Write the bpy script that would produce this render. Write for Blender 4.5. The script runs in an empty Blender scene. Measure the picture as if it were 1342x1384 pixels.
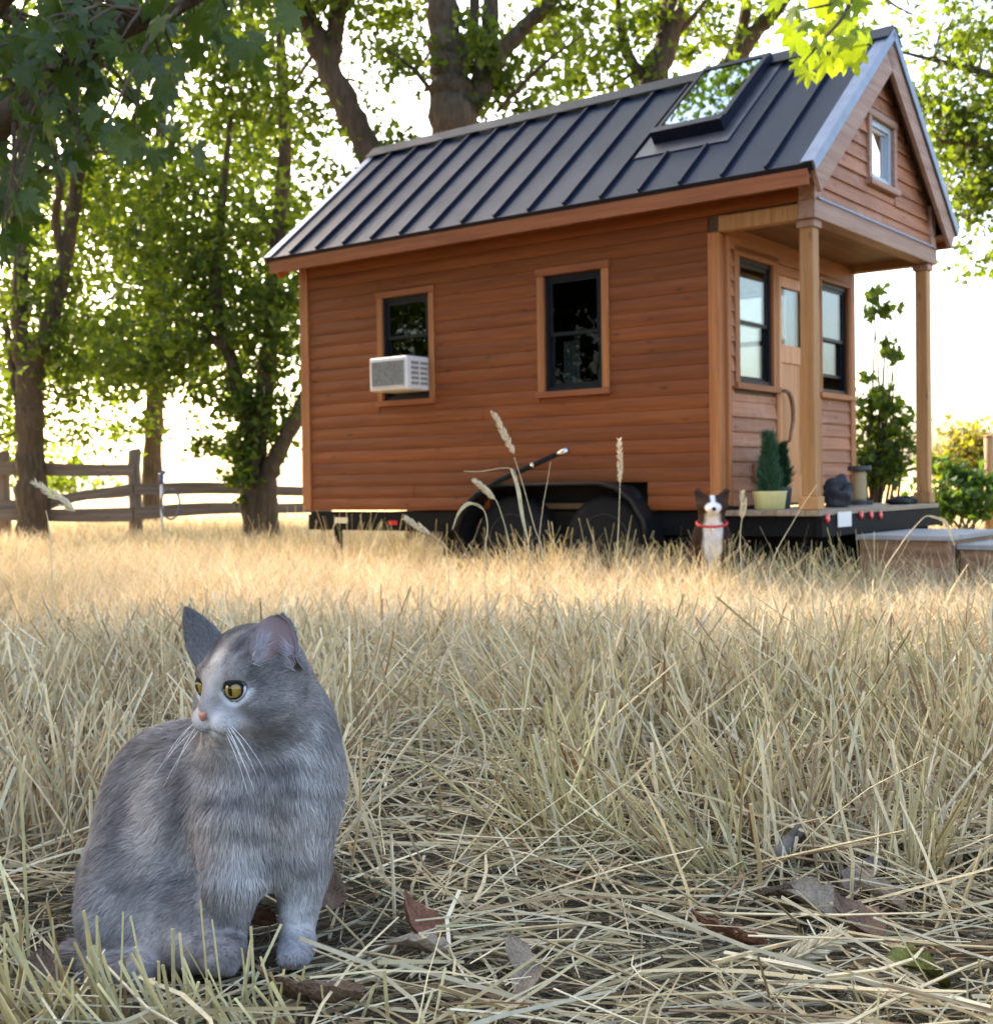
import bpy, math
import numpy as np
from mathutils import Vector, Matrix

# ------------------------------------------------------------------ camera
FPX, PITCH, ROLL = 1691.4871, -0.0219, -0.0148          # focal length in photo pixels (photo is 1342 x 1384)
PW, PH = 1342.0, 1384.0
CAM = np.array([0.0, 0.0, 0.77])
_F = np.array([0, math.cos(PITCH), math.sin(PITCH)])
_U0 = np.array([0, -math.sin(PITCH), math.cos(PITCH)])
_R0 = np.array([1.0, 0, 0])
_R = math.cos(ROLL)*_R0 + math.sin(ROLL)*_U0
_U = -math.sin(ROLL)*_R0 + math.cos(ROLL)*_U0
scene = bpy.context.scene
col = scene.collection
cd = bpy.data.cameras.new('camera'); cam = bpy.data.objects.new('camera', cd); col.objects.link(cam)
cam.matrix_world = Matrix(((_R[0], _U[0], -_F[0], CAM[0]), (_R[1], _U[1], -_F[1], CAM[1]), (_R[2], _U[2], -_F[2], CAM[2]), (0, 0, 0, 1)))
cd.sensor_fit = 'HORIZONTAL'; cd.sensor_width = 36.0; cd.lens = 36.0*FPX/PW
cd.clip_start = 0.05; cd.clip_end = 3000
cd.dof.use_dof = True; cd.dof.focus_distance = 1.5; cd.dof.aperture_fstop = cd.lens/3.2
scene.camera = cam

# ------------------------------------------------------------------ sky, sun, exposure
SUN_AZ, SUN_EL = math.radians(-43.0), math.radians(27.0)   # left of straight ahead, low
world = bpy.data.worlds.new('World'); scene.world = world; world.use_nodes = True
wn = world.node_tree; wn.nodes.clear()
wo = wn.nodes.new('ShaderNodeOutputWorld'); wb = wn.nodes.new('ShaderNodeBackground'); ws = wn.nodes.new('ShaderNodeTexSky')
ws.sky_type = 'NISHITA'; ws.sun_disc = False; ws.sun_elevation = SUN_EL; ws.sun_rotation = SUN_AZ
ws.air_density = 1.0; ws.dust_density = 4.5; ws.ozone_density = 0.35
wb.inputs['Strength'].default_value = 0.15
wn.links.new(ws.outputs[0], wb.inputs[0]); wn.links.new(wb.outputs[0], wo.inputs[0])
sd = bpy.data.lights.new('sun', 'SUN'); sun = bpy.data.objects.new('sun', sd); col.objects.link(sun)
sd.energy = 3.4; sd.angle = math.radians(0.55); sd.color = (1.0, 0.80, 0.71)
_sv = Vector((math.sin(SUN_AZ)*math.cos(SUN_EL), math.cos(SUN_AZ)*math.cos(SUN_EL), math.sin(SUN_EL)))
sun.rotation_euler = _sv.to_track_quat('Z', 'Y').to_euler(); sun.location = (-20, 20, 20)
scene.view_settings.view_transform = 'Standard'; scene.view_settings.look = 'None'
scene.view_settings.gamma = 1.0; scene.view_settings.use_curve_mapping = False
scene.view_settings.exposure = 2.55
scene.cycles.max_bounces = 8; scene.cycles.transparent_max_bounces = 12; scene.cycles.use_denoising = True
scene.cycles.caustics_reflective = False; scene.cycles.caustics_refractive = False

rng = np.random.default_rng(7)

# ------------------------------------------------------------------ pixel helpers (a pixel gives a direction, depth is chosen)
def ray(px, py): return _F + _R*(px-PW/2)/FPX - _U*(py-PH/2)/FPX
def at(px, py, D): return CAM + ray(px, py)*D
def ss(a, b, x):
    t = np.clip((np.asarray(x, float)-a)/(b-a), 0, 1); return t*t*(3-2*t)
def ground(x, y):
    x = np.asarray(x, float); y = np.asarray(y, float)
    n = .016*np.sin(2.3*x+.7*y)+.012*np.sin(1.1*x-2.9*y+1.)+.008*np.sin(5.1*x+3.7*y)
    n = n*np.clip(1.2-np.abs(y)/60, .1, 1)
    z = .223*(1-ss(2.2, 7.2, y)) + n*ss(1.2, 2.5, np.hypot(x, y-.2)) 
    z = z - .05*np.exp(-(((x-.50)/.40)**2+((y-1.62)/.28)**2))
    z = z + .05*np.exp(-(((x-.9)/1.2)**2+((y-2.9)/.6)**2))
    return z
def gpx(px, py):
    """point on the terrain seen at a pixel"""
    d = ray(px, py); t = np.linspace(.6, 60, 6000); P = CAM + t[:, None]*d
    i = np.argmax(P[:, 2] < ground(P[:, 0], P[:, 1])); return P[i]

# ------------------------------------------------------------------ object helpers
def tag(o, label=None, cat=None, group=None, kind=None):
    if label: o['label'] = label
    if cat: o['category'] = cat
    if group: o['group'] = group
    if kind: o['kind'] = kind
    return o
def empty(name, loc=(0, 0, 0), rz=0, parent=None):
    o = bpy.data.objects.new(name, None); col.objects.link(o); o.location = loc; o.rotation_euler = (0, 0, rz)
    o.empty_display_size = .1
    if parent: o.parent = parent
    return o
def link(name, me, parent=None, mat=None, smooth=None):
    o = bpy.data.objects.new(name, me); col.objects.link(o)
    if parent is not None: o.parent = parent
    if mat is not None and len(me.materials) == 0: me.materials.append(mat)
    if smooth is not None: me.polygons.foreach_set('use_smooth', np.full(len(me.polygons), smooth))
    return o
def npmesh(name, V, polys, colors=None, smooth=False):
    """polys: list of (n,k) int arrays"""
    me = bpy.data.meshes.new(name); V = np.asarray(V, np.float32)
    me.vertices.add(len(V)); me.vertices.foreach_set('co', V.ravel())
    loops = np.concatenate([np.asarray(p, np.int32).ravel() for p in polys])
    sizes = np.concatenate([np.full(len(p), np.asarray(p).shape[1], np.int32) for p in polys])
    starts = np.concatenate([[0], np.cumsum(sizes)[:-1]]).astype(np.int32)
    me.loops.add(len(loops)); me.loops.foreach_set('vertex_index', loops)
    me.polygons.add(len(sizes)); me.polygons.foreach_set('loop_start', starts); me.polygons.foreach_set('loop_total', sizes)
    me.polygons.foreach_set('use_smooth', np.full(len(sizes), smooth))
    if colors is not None:
        c = np.ones((len(V), 4), np.float32); c[:, :3] = colors
        at_ = me.color_attributes.new('col', 'FLOAT_COLOR', 'POINT'); at_.data.foreach_set('color', c.ravel())
    me.update(calc_edges=True); me.validate(); return me

class MB:
    """collects shapes into one mesh"""
    def __init__(s): s.V = []; s.F = []
    def add(s, V, F):
        b = len(s.V); s.V += [tuple(map(float, v)) for v in V]; s.F += [tuple(b+i for i in f) for f in F]; return s
    def box(s, x0, x1, y0, y1, z0, z1, bev=0.0):
        if bev <= 0:
            V = [(x, y, z) for x in (x0, x1) for y in (y0, y1) for z in (z0, z1)]
            return s.add(V, [(0, 1, 3, 2), (4, 6, 7, 5), (0, 4, 5, 1), (2, 3, 7, 6), (0, 2, 6, 4), (1, 5, 7, 3)])
        import bmesh
        bm = bmesh.new(); bmesh.ops.create_cube(bm, size=1.0)
        for v in bm.verts: v.co = Vector(((x0+x1)/2+v.co.x*(x1-x0), (y0+y1)/2+v.co.y*(y1-y0), (z0+z1)/2+v.co.z*(z1-z0)))
        bmesh.ops.bevel(bm, geom=bm.edges[:], offset=bev, segments=1, affect='EDGES')
        bm.verts.ensure_lookup_table(); V = [v.co[:] for v in bm.verts]; F = [[v.index for v in f.verts] for f in bm.faces]
        bm.free(); return s.add(V, F)
    def prism(s, poly, axis, a, b):
        """poly: 2-D outline in the two other axes, extruded from a to b along axis"""
        n = len(poly)
        def P(q, t):
            q = list(q); q.insert(axis, t); return q
        V = [P(q, a) for q in poly]+[P(q, b) for q in poly]
        F = [tuple(range(n))[::-1], tuple(range(n, 2*n))]+[(i, (i+1) % n, n+(i+1) % n, n+i) for i in range(n)]
        return s.add(V, F)
    def tube(s, pts, rad, n=8, cap=True):
        pts = np.asarray(pts, float); K = len(pts); rad = np.broadcast_to(np.asarray(rad, float), (K,))
        T = np.gradient(pts, axis=0); T /= np.linalg.norm(T, axis=1)[:, None]+1e-9
        up = np.array([0, 0, 1.]) if abs(T[0][2]) < .9 else np.array([1., 0, 0])
        V = []; u = np.cross(T[0], up); u /= np.linalg.norm(u)
        for k in range(K):
            u = u-T[k]*(u@T[k]); u /= np.linalg.norm(u)+1e-9; w = np.cross(T[k], u)
            for i in range(n):
                a = 2*math.pi*i/n; V.append(pts[k]+rad[k]*(math.cos(a)*u+math.sin(a)*w))
        F = [(k*n+i, k*n+(i+1) % n, (k+1)*n+(i+1) % n, (k+1)*n+i) for k in range(K-1) for i in range(n)]
        if cap: F += [tuple(range(n))[::-1], tuple((K-1)*n+i for i in range(n))]
        return s.add(V, F)
    def lathe(s, prof, c=(0, 0, 0), n=24, axis=2):
        """prof: list of (radius, height)"""
        V = []
        for r_, h_ in prof:
            for i in range(n):
                a = 2*math.pi*i/n; p = [r_*math.cos(a), r_*math.sin(a)]; p.insert(axis, h_); V.append([p[j]+c[j] for j in range(3)])
        K = len(prof); F = [(k*n+i, k*n+(i+1) % n, (k+1)*n+(i+1) % n, (k+1)*n+i) for k in range(K-1) for i in range(n)]
        F += [tuple(range(n))[::-1], tuple((K-1)*n+i for i in range(n))]
        return s.add(V, F)
    def build(s, name, mat, parent=None, smooth=False):
        me = bpy.data.meshes.new(name); me.from_pydata(s.V, [], s.F); me.materials.append(mat)
        import bmesh
        bm = bmesh.new(); bm.from_mesh(me); bmesh.ops.recalc_face_normals(bm, faces=bm.faces[:]); bm.to_mesh(me); bm.free()
        if smooth: me.polygons.foreach_set('use_smooth', np.full(len(me.polygons), True))
        me.update(); return link(name, me, parent)
def box(name, mat, parent, *b, bev=0.0): return MB().box(*b, bev=bev).build(name, mat, parent)

# ------------------------------------------------------------------ materials
class N:
    def __init__(s, name):
        s.m = bpy.data.materials.new(name); s.m.use_nodes = True; s.t = s.m.node_tree; s.t.nodes.clear()
        s.out = s.n('OutputMaterial')
    def n(s, kind, **kw):
        nd = s.t.nodes.new('ShaderNode'+kind)
        for k, v in kw.items():
            if hasattr(nd, k) and k not in nd.inputs: setattr(nd, k, v)
            else: nd.inputs[k].default_value = v
        return nd
    def l(s, a, b): s.t.links.new(a, b)
    def math(s, op, a, b=None):
        nd = s.n('Math', operation=op)
        for i, v in enumerate((a, b)):
            if v is None: continue
            if isinstance(v, (int, float)): nd.inputs[i].default_value = v
            else: s.l(v, nd.inputs[i])
        return nd.outputs[0]
    def noise(s, scale=(1, 1, 1), sc=1.0, detail=4, rough=.55, coord='Object'):
        tc = s.n('TexCoord'); mp = s.n('Mapping'); mp.inputs['Scale'].default_value = scale
        s.l(tc.outputs[coord], mp.inputs[0]); nz = s.n('TexNoise'); nz.inputs['Scale'].default_value = sc
        nz.inputs['Detail'].default_value = detail; nz.inputs['Roughness'].default_value = rough
        s.l(mp.outputs[0], nz.inputs['Vector']); return nz.outputs['Fac']
    def ramp(s, fac, stops):
        r = s.n('ValToRGB'); e = r.color_ramp.elements
        while len(e) < len(stops): e.new(.5)
        for el, (p, c) in zip(e, stops): el.position = p; el.color = (*c, 1)
        s.l(fac, r.inputs[0]); return r.outputs[0]
    def mix(s, fac, a, b, mode='MIX'):
        nd = s.n('MixRGB', blend_type=mode)
        for i, v in ((0, fac), (1, a), (2, b)):
            if isinstance(v, (int, float)): nd.inputs[i].default_value = v
            elif isinstance(v, tuple): nd.inputs[i].default_value = (*v, 1)
            else: s.l(v, nd.inputs[i])
        return nd.outputs[0]
    def bump(s, h, strength=.3, dist=.01):
        b = s.n('Bump'); b.inputs['Strength'].default_value = strength; b.inputs['Distance'].default_value = dist
        s.l(h, b.inputs['Height']); return b.outputs[0]
    def pbr(s, color, rough=.6, metal=0., normal=None, spec=.5, coat=0.):
        p = s.n('BsdfPrincipled')
        if isinstance(color, tuple): p.inputs['Base Color'].default_value = (*color, 1)
        else: s.l(color, p.inputs['Base Color'])
        if isinstance(rough, (int, float)): p.inputs['Roughness'].default_value = rough
        else: s.l(rough, p.inputs['Roughness'])
        p.inputs['Metallic'].default_value = metal; p.inputs['Specular IOR Level'].default_value = spec
        p.inputs['Coat Weight'].default_value = coat
        if normal is not None: s.l(normal, p.inputs['Normal'])
        s.l(p.outputs[0], s.out.inputs[0]); return p
def plain(name, c, rough=.5, metal=0., var=.25, sc=30., spec=.5, bump=.15):
    k = N(name); nz = k.noise(sc=sc); lo = tuple(v*(1-var) for v in c); hi = tuple(min(1, v*(1+var)) for v in c)
    k.pbr(k.ramp(nz, [(.3, lo), (.7, hi)]), rough, metal, k.bump(nz, bump, .003), spec); return k.m
def wood(name, axis, lo, mid, hi, rough=.6, knots=True, bump=.35, wear=None):
    k = N(name); sc = [26., 26., 26.]; sc[axis] = 1.3
    g = k.noise(tuple(sc), 1.0, 6, .6); sc2 = [90., 90., 90.]; sc2[axis] = 4.
    g2 = k.noise(tuple(sc2), 1.0, 3, .6)
    c = k.ramp(g, [(.25, lo), (.5, mid), (.78, hi)])
    c = k.mix(.35, c, k.ramp(g2, [(.3, tuple(v*.55 for v in mid)), (.7, tuple(min(1, v*1.25) for v in mid))]))
    oi = k.n('ObjectInfo'); tint = k.ramp(oi.outputs['Random'], [(0., (.84, .83, .82)), (.5, (.98, .98, .98)), (1., (1.14, 1.12, 1.08))])
    c = k.mix(1., c, tint, 'MULTIPLY')
    if knots:
        tc = k.n('TexCoord'); mp = k.n('Mapping'); s3 = [11., 11., 11.]; s3[axis] = 3.4; mp.inputs['Scale'].default_value = s3
        k.l(tc.outputs['Object'], mp.inputs[0]); vo = k.n('TexVoronoi'); k.l(mp.outputs[0], vo.inputs['Vector']); vo.inputs['Scale'].default_value = 1.
        kn = k.ramp(vo.outputs['Distance'], [(.05, (1, 1, 1)), (.16, (0, 0, 0))]); c = k.mix(k.math('MULTIPLY', kn, .6), c, tuple(v*.3 for v in lo))
    if wear:
        w = k.noise((1, 1, 1), 3.5, 5, .65); c = k.mix(k.ramp(w, [(.52, (0, 0, 0)), (.72, (.8, .8, .8))]), c, wear)
    k.pbr(c, rough, 0, k.bump(g2, bump, .004), .35); return k.m
def attr_mat(name, rough=.7, spec=.3, trans=0., tcol=None, var=0.):
    k = N(name); a = k.n('Attribute', attribute_name='col'); c = a.outputs['Color']
    if var:
        nz = k.noise(sc=60.); c = k.mix(1., c, k.ramp(nz, [(.3, (1-var,)*3), (.7, (1+var,)*3)]), 'MULTIPLY')
    p = k.pbr(c, rough, 0, None, spec)
    if trans > 0:
        t = k.n('BsdfTranslucent'); tc = c if tcol is None else k.mix(1., c, tcol, 'MULTIPLY')
        k.l(tc, t.inputs[0]); mx = k.n('MixShader'); mx.inputs[0].default_value = trans
        k.l(p.outputs[0], mx.inputs[1]); k.l(t.outputs[0], mx.inputs[2]); k.l(mx.outputs[0], k.out.inputs[0])
    return k.m
def glass(name, tint=(.9, .95, .95), refl=1.0, gcol=(1, 1, 1)):
    k = N(name); tr = k.n('BsdfTransparent'); tr.inputs[0].default_value = (*tint, 1); gl = k.n('BsdfGlossy'); gl.inputs['Roughness'].default_value = .015; gl.inputs[0].default_value = (*gcol, 1)
    fr = k.n('Fresnel'); fr.inputs[0].default_value = 1.6; f = k.math('MINIMUM', k.math('MULTIPLY', fr.outputs[0], refl), 1.0)
    mx = k.n('MixShader'); k.l(f, mx.inputs[0]); k.l(tr.outputs[0], mx.inputs[1]); k.l(gl.outputs[0], mx.inputs[2]); k.l(mx.outputs[0], k.out.inputs[0]); return k.m

CED = ((.098, .0215, .0040), (.190, .0500, .0102), (.280, .088, .0195))
M = {}
M['side'] = wood('cedar_siding_stain', 1, *CED, rough=.62)
M['front'] = wood('cedar_gable_stain', 0, (.19, .068, .030), (.36, .145, .070), (.50, .23, .125), wear=(.46, .26, .17))
M['trim_v'] = wood('cedar_trim_upright', 2, (.20, .065, .020), (.36, .135, .045), (.48, .21, .08), knots=False)
M['trim_y'] = wood('cedar_trim_long', 1, (.14, .038, .012), (.27, .083, .028), (.38, .14, .05), knots=False)
M['trim_x'] = wood('cedar_trim_across', 0, (.20, .065, .020), (.34, .125, .043), (.46, .20, .08), knots=False)
M['post'] = wood('fir_post', 2, (.24, .105, .035), (.42, .205, .075), (.56, .31, .13))
M['door'] = wood('door_wood', 2, (.36, .13, .045), (.55, .235, .09), (.68, .34, .15), rough=.4, knots=False)
M['rake'] = wood('rake_wood', 0, (.20, .10, .065), (.36, .21, .15), (.50, .34, .27), knots=False)
M['deck'] = wood('weathered_deck', 0, (.16, .11, .07), (.30, .22, .15), (.46, .36, .26))
M['ceil'] = wood('porch_ceiling_wood', 0, (.10, .042, .014), (.20, .085, .03), (.30, .14, .05), knots=False)
M['fence'] = wood('fence_wood', 0, (.07, .052, .042), (.155, .12, .096), (.26, .21, .17))
M['oldpost'] = wood('fence_post_wood', 2, (.07, .052, .042), (.155, .12, .096), (.26, .21, .17))
M['step'] = wood('step_wood', 1, (.14, .065, .032), (.26, .135, .07), (.40, .23, .13))
M['stepgrey'] = wood('step_grey_boards', 1, (.17, .155, .145), (.30, .28, .265), (.43, .40, .385), knots=False)
M['roof'] = plain('dark_standing_seam_steel', (.011, .018, .037), .36, .0, .12, 5., spec=.12, bump=.04)
M['seam'] = plain('dark_steel_seam', (.008, .010, .022), .4, .0, .12, 5., spec=.2, bump=.02)
M['raketrim'] = plain('pale_steel_rake_trim', (.17, .21, .29), .42, .4, .15, 8., bump=.05)
M['black'] = plain('black_window_vinyl', (.009, .010, .014), .45, spec=.2)
M['steelblack'] = plain('black_trailer_steel', (.006, .006, .007), .7, 0., spec=.15)
M['rubber'] = plain('tyre_rubber', (.010, .010, .011), .8, spec=.2)
M['rim'] = plain('black_wheel_rim', (.045, .046, .055), .5, .2)
M['fender'] = plain('black_fender', (.008, .008, .010), .4, spec=.3)
M['white'] = plain('off_white_plastic', (.70, .68, .66), .45, 0, .06)
M['greyplastic'] = plain('grey_plastic_grille', (.24, .24, .23), .6)
M['red'] = plain('red_lens', (.55, .02, .02), .2, 0, .1)
M['chrome'] = plain('bright_steel', (.62, .62, .64), .22, .95, .05)
M['interior'] = plain('pine_interior', (.10, .058, .028), .7, 0, .2, 6.)
M['curtain'] = plain('white_cloth', (.72, .70, .66), .9, 0, .06)
M['glass'] = glass('window_glass', (.45, .48, .48), .13)
M['skyglass'] = glass('skylight_glass', (.05, .06, .07), 2.4, (.62, .80, 1.))
M['frontglass'] = glass('porch_window_glass', (.80, .85, .86), .9)

# ------------------------------------------------------------------ ground
def make_ground():
    def axis(n, k, half): 
        u = np.linspace(-1, 1, n); return half*np.sinh(k*u)/np.sinh(k)
    xs = axis(241, 6.2, 900.); ys = axis(321, 6.2, 900.)+3.0
    Xg, Yg = np.meshgrid(xs, ys); Z = ground(Xg, Yg)
    V = np.stack([Xg, Yg, Z], -1).reshape(-1, 3); nx, ny = len(xs), len(ys)
    i = np.arange(nx-1)[None, :]+nx*np.arange(ny-1)[:, None]; i = i.ravel()
    me = npmesh('ground', V, [np.stack([i, i+1, i+1+nx, i+nx], 1)], smooth=True)
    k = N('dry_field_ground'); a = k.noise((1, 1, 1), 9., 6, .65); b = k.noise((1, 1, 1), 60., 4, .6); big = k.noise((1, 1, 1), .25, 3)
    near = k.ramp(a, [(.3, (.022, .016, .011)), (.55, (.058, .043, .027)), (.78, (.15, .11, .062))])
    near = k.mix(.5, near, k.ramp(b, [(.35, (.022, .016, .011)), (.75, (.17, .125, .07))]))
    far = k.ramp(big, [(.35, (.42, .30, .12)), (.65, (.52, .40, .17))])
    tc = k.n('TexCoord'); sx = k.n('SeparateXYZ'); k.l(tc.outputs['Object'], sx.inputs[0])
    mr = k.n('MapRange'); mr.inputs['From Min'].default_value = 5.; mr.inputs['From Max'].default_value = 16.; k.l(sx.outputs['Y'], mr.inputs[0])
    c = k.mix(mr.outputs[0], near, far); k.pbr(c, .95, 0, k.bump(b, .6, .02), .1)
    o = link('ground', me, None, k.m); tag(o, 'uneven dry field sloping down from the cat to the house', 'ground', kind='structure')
make_ground()
def make_hills():
    xs = np.linspace(-900, 900, 121); h = 9+7*np.sin(xs*.006+1.)+4*np.sin(xs*.017)+2*np.sin(xs*.05)
    V = []; n = len(xs)
    for dy, f in ((0, -.3), (40, .55), (120, 1.), (260, .2)): V += [(x, 600+dy, hh*f) for x, hh in zip(xs, h)]
    F = [(k*n+i, k*n+i+1, (k+1)*n+i+1, (k+1)*n+i) for k in range(3) for i in range(n-1)]
    m = MB(); m.add(V, F); o = m.build('hills', plain('dry_hill_grass', (.36, .30, .19), .95, 0, .25, .02, .1, 0), None, True)
    tag(o, 'low tan hills along the horizon', 'hills', kind='structure')
make_hills()

# ------------------------------------------------------------------ tiny house on a trailer
HA, HX, HY = .9185, 2.0499, 8.0877
W, L, EV, RF, RB = 2.3, 4.643, .2731, .1317, .1786
ZB, ZG, ZE, ZR, RC = .5722, 2.4534, 2.744, 3.9408, .6579
SL = (ZR-ZE)/(W/2+EV)
_T = np.array([math.cos(HA), math.sin(HA), 0]); _S = np.array([-math.sin(HA), math.cos(HA), 0]); _O = np.array([HX, HY, 0.])
def hworld(x, y, z): return _O+_T*x+_S*y+np.array([0, 0, z])
def hloc(P): d = np.asarray(P)-_O; return np.array([d@_T, d@_S, d[2]])
def hhit(px, py, ax, val):
    o = hloc(CAM); d = hloc(ray(px, py)+_O); return o+(val-o[ax])/d[ax]*d
house = empty('tiny_house', (HX, HY, 0), HA)
tag(house, 'cedar tiny house on a trailer with a dark standing seam metal roof', 'house')
def hbox(name, mat, *b, bev=0.0, parent=None): return box(name, M[mat], parent or house, *b, bev=bev)

def cut(a, b, holes):
    """interval a..b minus holes"""
    segs = [(a, b)]
    for h0, h1 in holes:
        nx = []
        for s0, s1 in segs:
            if h1 <= s0 or h0 >= s1: nx.append((s0, s1)); continue
            if h0 > s0: nx.append((s0, h0))
            if h1 < s1: nx.append((h1, s1))
        segs = nx
    return [s for s in segs if s[1]-s[0] > .02]
def sheath(name, fixed, axis, u0, u1, z0, z1, openings, mat='interior', thick=.05, side=1):
    """plain wall panel with openings, axis = direction of u"""
    m = MB(); zs = sorted(set([z0, z1]+[v for o in openings for v in o[2:]])); zs = [z for z in zs if z0 <= z <= z1]
    for a, b in zip(zs[:-1], zs[1:]):
        for s0, s1 in cut(u0, u1, [(o[0], o[1]) for o in openings if o[2] < b-1e-6 and o[3] > a+1e-6]):
            f0, f1 = sorted((fixed, fixed+side*thick))
            if axis == 1: m.box(f0, f1, s0, s1, a, b)
            else: m.box(s0, s1, f0, f1, a, b)
    return m.build(name, M[mat], house)
def siding(fixed, out, axis, mat, u_of_row, z0, z1, step, openings, log=True, name='siding_board'):
    n = int(round((z1-z0)/step)); step = (z1-z0)/n
    for i in range(n):
        a = z0+i*step; b = a+step; u0, u1 = u_of_row((a+b)/2, a, b)
        if u1-u0 < .04: continue
        holes = [(o[0], o[1]) for o in openings if min(o[3], b)-max(o[2], a) > step*.35]
        segs = []
        for s0, s1 in cut(u0, u1, holes):
            if s1-s0 > 1.1 and rng.random() < .55: q = float(s0+(s1-s0)*rng.uniform(.25, .75)); segs += [(s0, q), (q, s1)]
            else: segs.append((s0, s1))
        for s0, s1 in segs:
            if log: pr = [(0, a+.001), (.0165, a+.0008), (.0195, a+.007), (.0240, a+step*.35), (.0240, a+step*.6), (.0195, b-.008), (.0160, b-.0008), (0, b-.001)]
            else: pr = [(0, a), (.026, a-.004), (.026, a+.004), (.010, b-.001), (0, b-.001)]
            j = float(rng.uniform(-.0015, .0015))
            pr = [(fixed+out*(d+(j if d > 0 else 0)), z) for d, z in pr]
            m = MB().prism(pr, axis, s0+.001, s1-.001).build(name, M[mat], house)
        for o in openings:                              # notched rows: the strip left above or below an opening
            for c0, c1 in ((a, min(o[2], b)), (max(o[3], a), b)):
                if min(o[3], b)-max(o[2], a) > step*.35 and .008 < c1-c0 < step-.001 and max(o[0], u0) < min(o[1], u1):
                    pr = [(fixed, c0), (fixed+out*.017, c0), (fixed+out*.017, c1-.001), (fixed, c1-.001)]
                    MB().prism(pr, axis, max(o[0], u0)+.001, min(o[1], u1)-.001).build(name, M[mat], house)

# openings: (u0,u1,z0,z1) of the sash opening
W1 = (3.21, 3.715, 1.47, 2.312); W2 = (1.58, 2.09, 1.455, 2.312)
FW1 = (.25, .79, 1.45, 2.325); FDOOR = (.885, 1.60, ZB+.03, 2.275); FW2 = (1.675, 2.215, 1.455, 2.325)
FAR1 = (1.15, 1.70, 1.50, 2.40); FAR2 = (3.1, 3.7, 1.50, 2.40); FAR3 = (.73, 1.0, 1.50, 2.40)
GW = (.985, 1.425, 2.885, 3.325)
grow = lambda o, t: (o[0]-t, o[1]+t, o[2]-t, o[3]+t)
WT = ZE-.075                                            # top of side walls at the soffit
FEN = (1.22, 2.62, .50, .775)
sheath('wall_sheathing', 0, 1, RC, L, ZB+.01, WT+.2, [W1, W2, FEN])
sheath('wall_sheathing', W, 1, RC, L, ZB+.01, WT+.2, [FAR1], side=-1)
sheath('wall_sheathing', RC, 0, .051, W-.051, ZB+.01, ZG, [FW1, FDOOR, FW2])
sheath('wall_sheathing', L, 0, .051, W-.051, ZB+.01, ZG, [], side=-1)
def gable(name, y0, y1, x0, x1, zl, mat, openings=()):
    m = MB()
    if not openings:
        m.prism([(x0, zl), (x1, zl), (x1, ZE+SL*(EV+x0)-.06), (W/2, ZR-.09), (x0, ZE+SL*(EV+x0)-.06)], 1, y0, y1)
    return m.build(name, M[mat], house)
gable('gable_wall', L-.05, L, .051, W-.051, ZG+.001, 'interior')
# front gable sheathing round the loft window
roof_z = lambda x: (ZE+SL*(EV+x) if x <= W/2 else ZE+SL*(EV+W-x))-.06
m = MB()
xs_ = [.051, GW[0], GW[1], W-.051]
for a, b in zip(xs_[:-1], xs_[1:]):
    pts = [a]+([W/2] if a < W/2 < b else [])+[b]
    top = [(x, roof_z(x)) for x in pts[::-1]]
    if (a, b) == (GW[0], GW[1]):
        m.prism([(a, ZG+.1), (b, ZG+.1), (b, GW[2]), (a, GW[2])], 1, .0, .05); m.prism([(a, GW[3]), (b, GW[3])]+top, 1, .0, .05)
    else: m.prism([(a, ZG+.1), (b, ZG+.1)]+top, 1, .0, .05)
m.build('gable_wall', M['interior'], house)
# boards
siding(0, -1, 1, 'side', lambda z, a, b: ((RC+.07, L-.07) if z < ZG+.10 else (.075, L-.07)), ZB, WT, .1005,
       [grow(W1, .045), grow(W2, .045), FEN])
siding(W, 1, 1, 'side', lambda z, a, b: ((RC+.08, L-.07) if z < ZG+.10 else (.075, L-.07)), ZB, WT, .1005, [grow(FAR1, .045)])
siding(L, 1, 0, 'side', lambda z, a, b: (.0, W), ZB, WT, .1005, [])
siding(L, 1, 0, 'side', lambda z, a, b: ((b-ZE)/SL-EV+.09, W-((b-ZE)/SL-EV)-.09), WT, ZR-.15, .1005, [])
siding(RC, -1, 0, 'front', lambda z, a, b: (.10, W-.06), ZB+.03, ZG-.10, .1005, [grow(FW1, .075), grow(FDOOR, .05), grow(FW2, .06)], log=False)
siding(0, -1, 0, 'front', lambda z, a, b: (max(.075, (b-ZE)/SL-EV+.09), min(W-.075, W-((b-ZE)/SL-EV)-.09)), ZG+.12, ZR-.12, .105, [grow(GW, .055)], log=False, name='gable_board')
# sheathing above the porch opening on the sides, porch ceiling
hbox('porch_side_panel', 'interior', 0, .05, .05, RC, ZG+.10, WT+.2); hbox('porch_side_panel', 'interior', W-.05, W, .05, RC, ZG+.10, WT+.2)
for i in range(6):
    y0 = .06+i*.0985; hbox('ceiling_board', 'ceil', .052, W-.052, y0, y0+.096, ZG+.055, ZG+.075)
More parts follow.
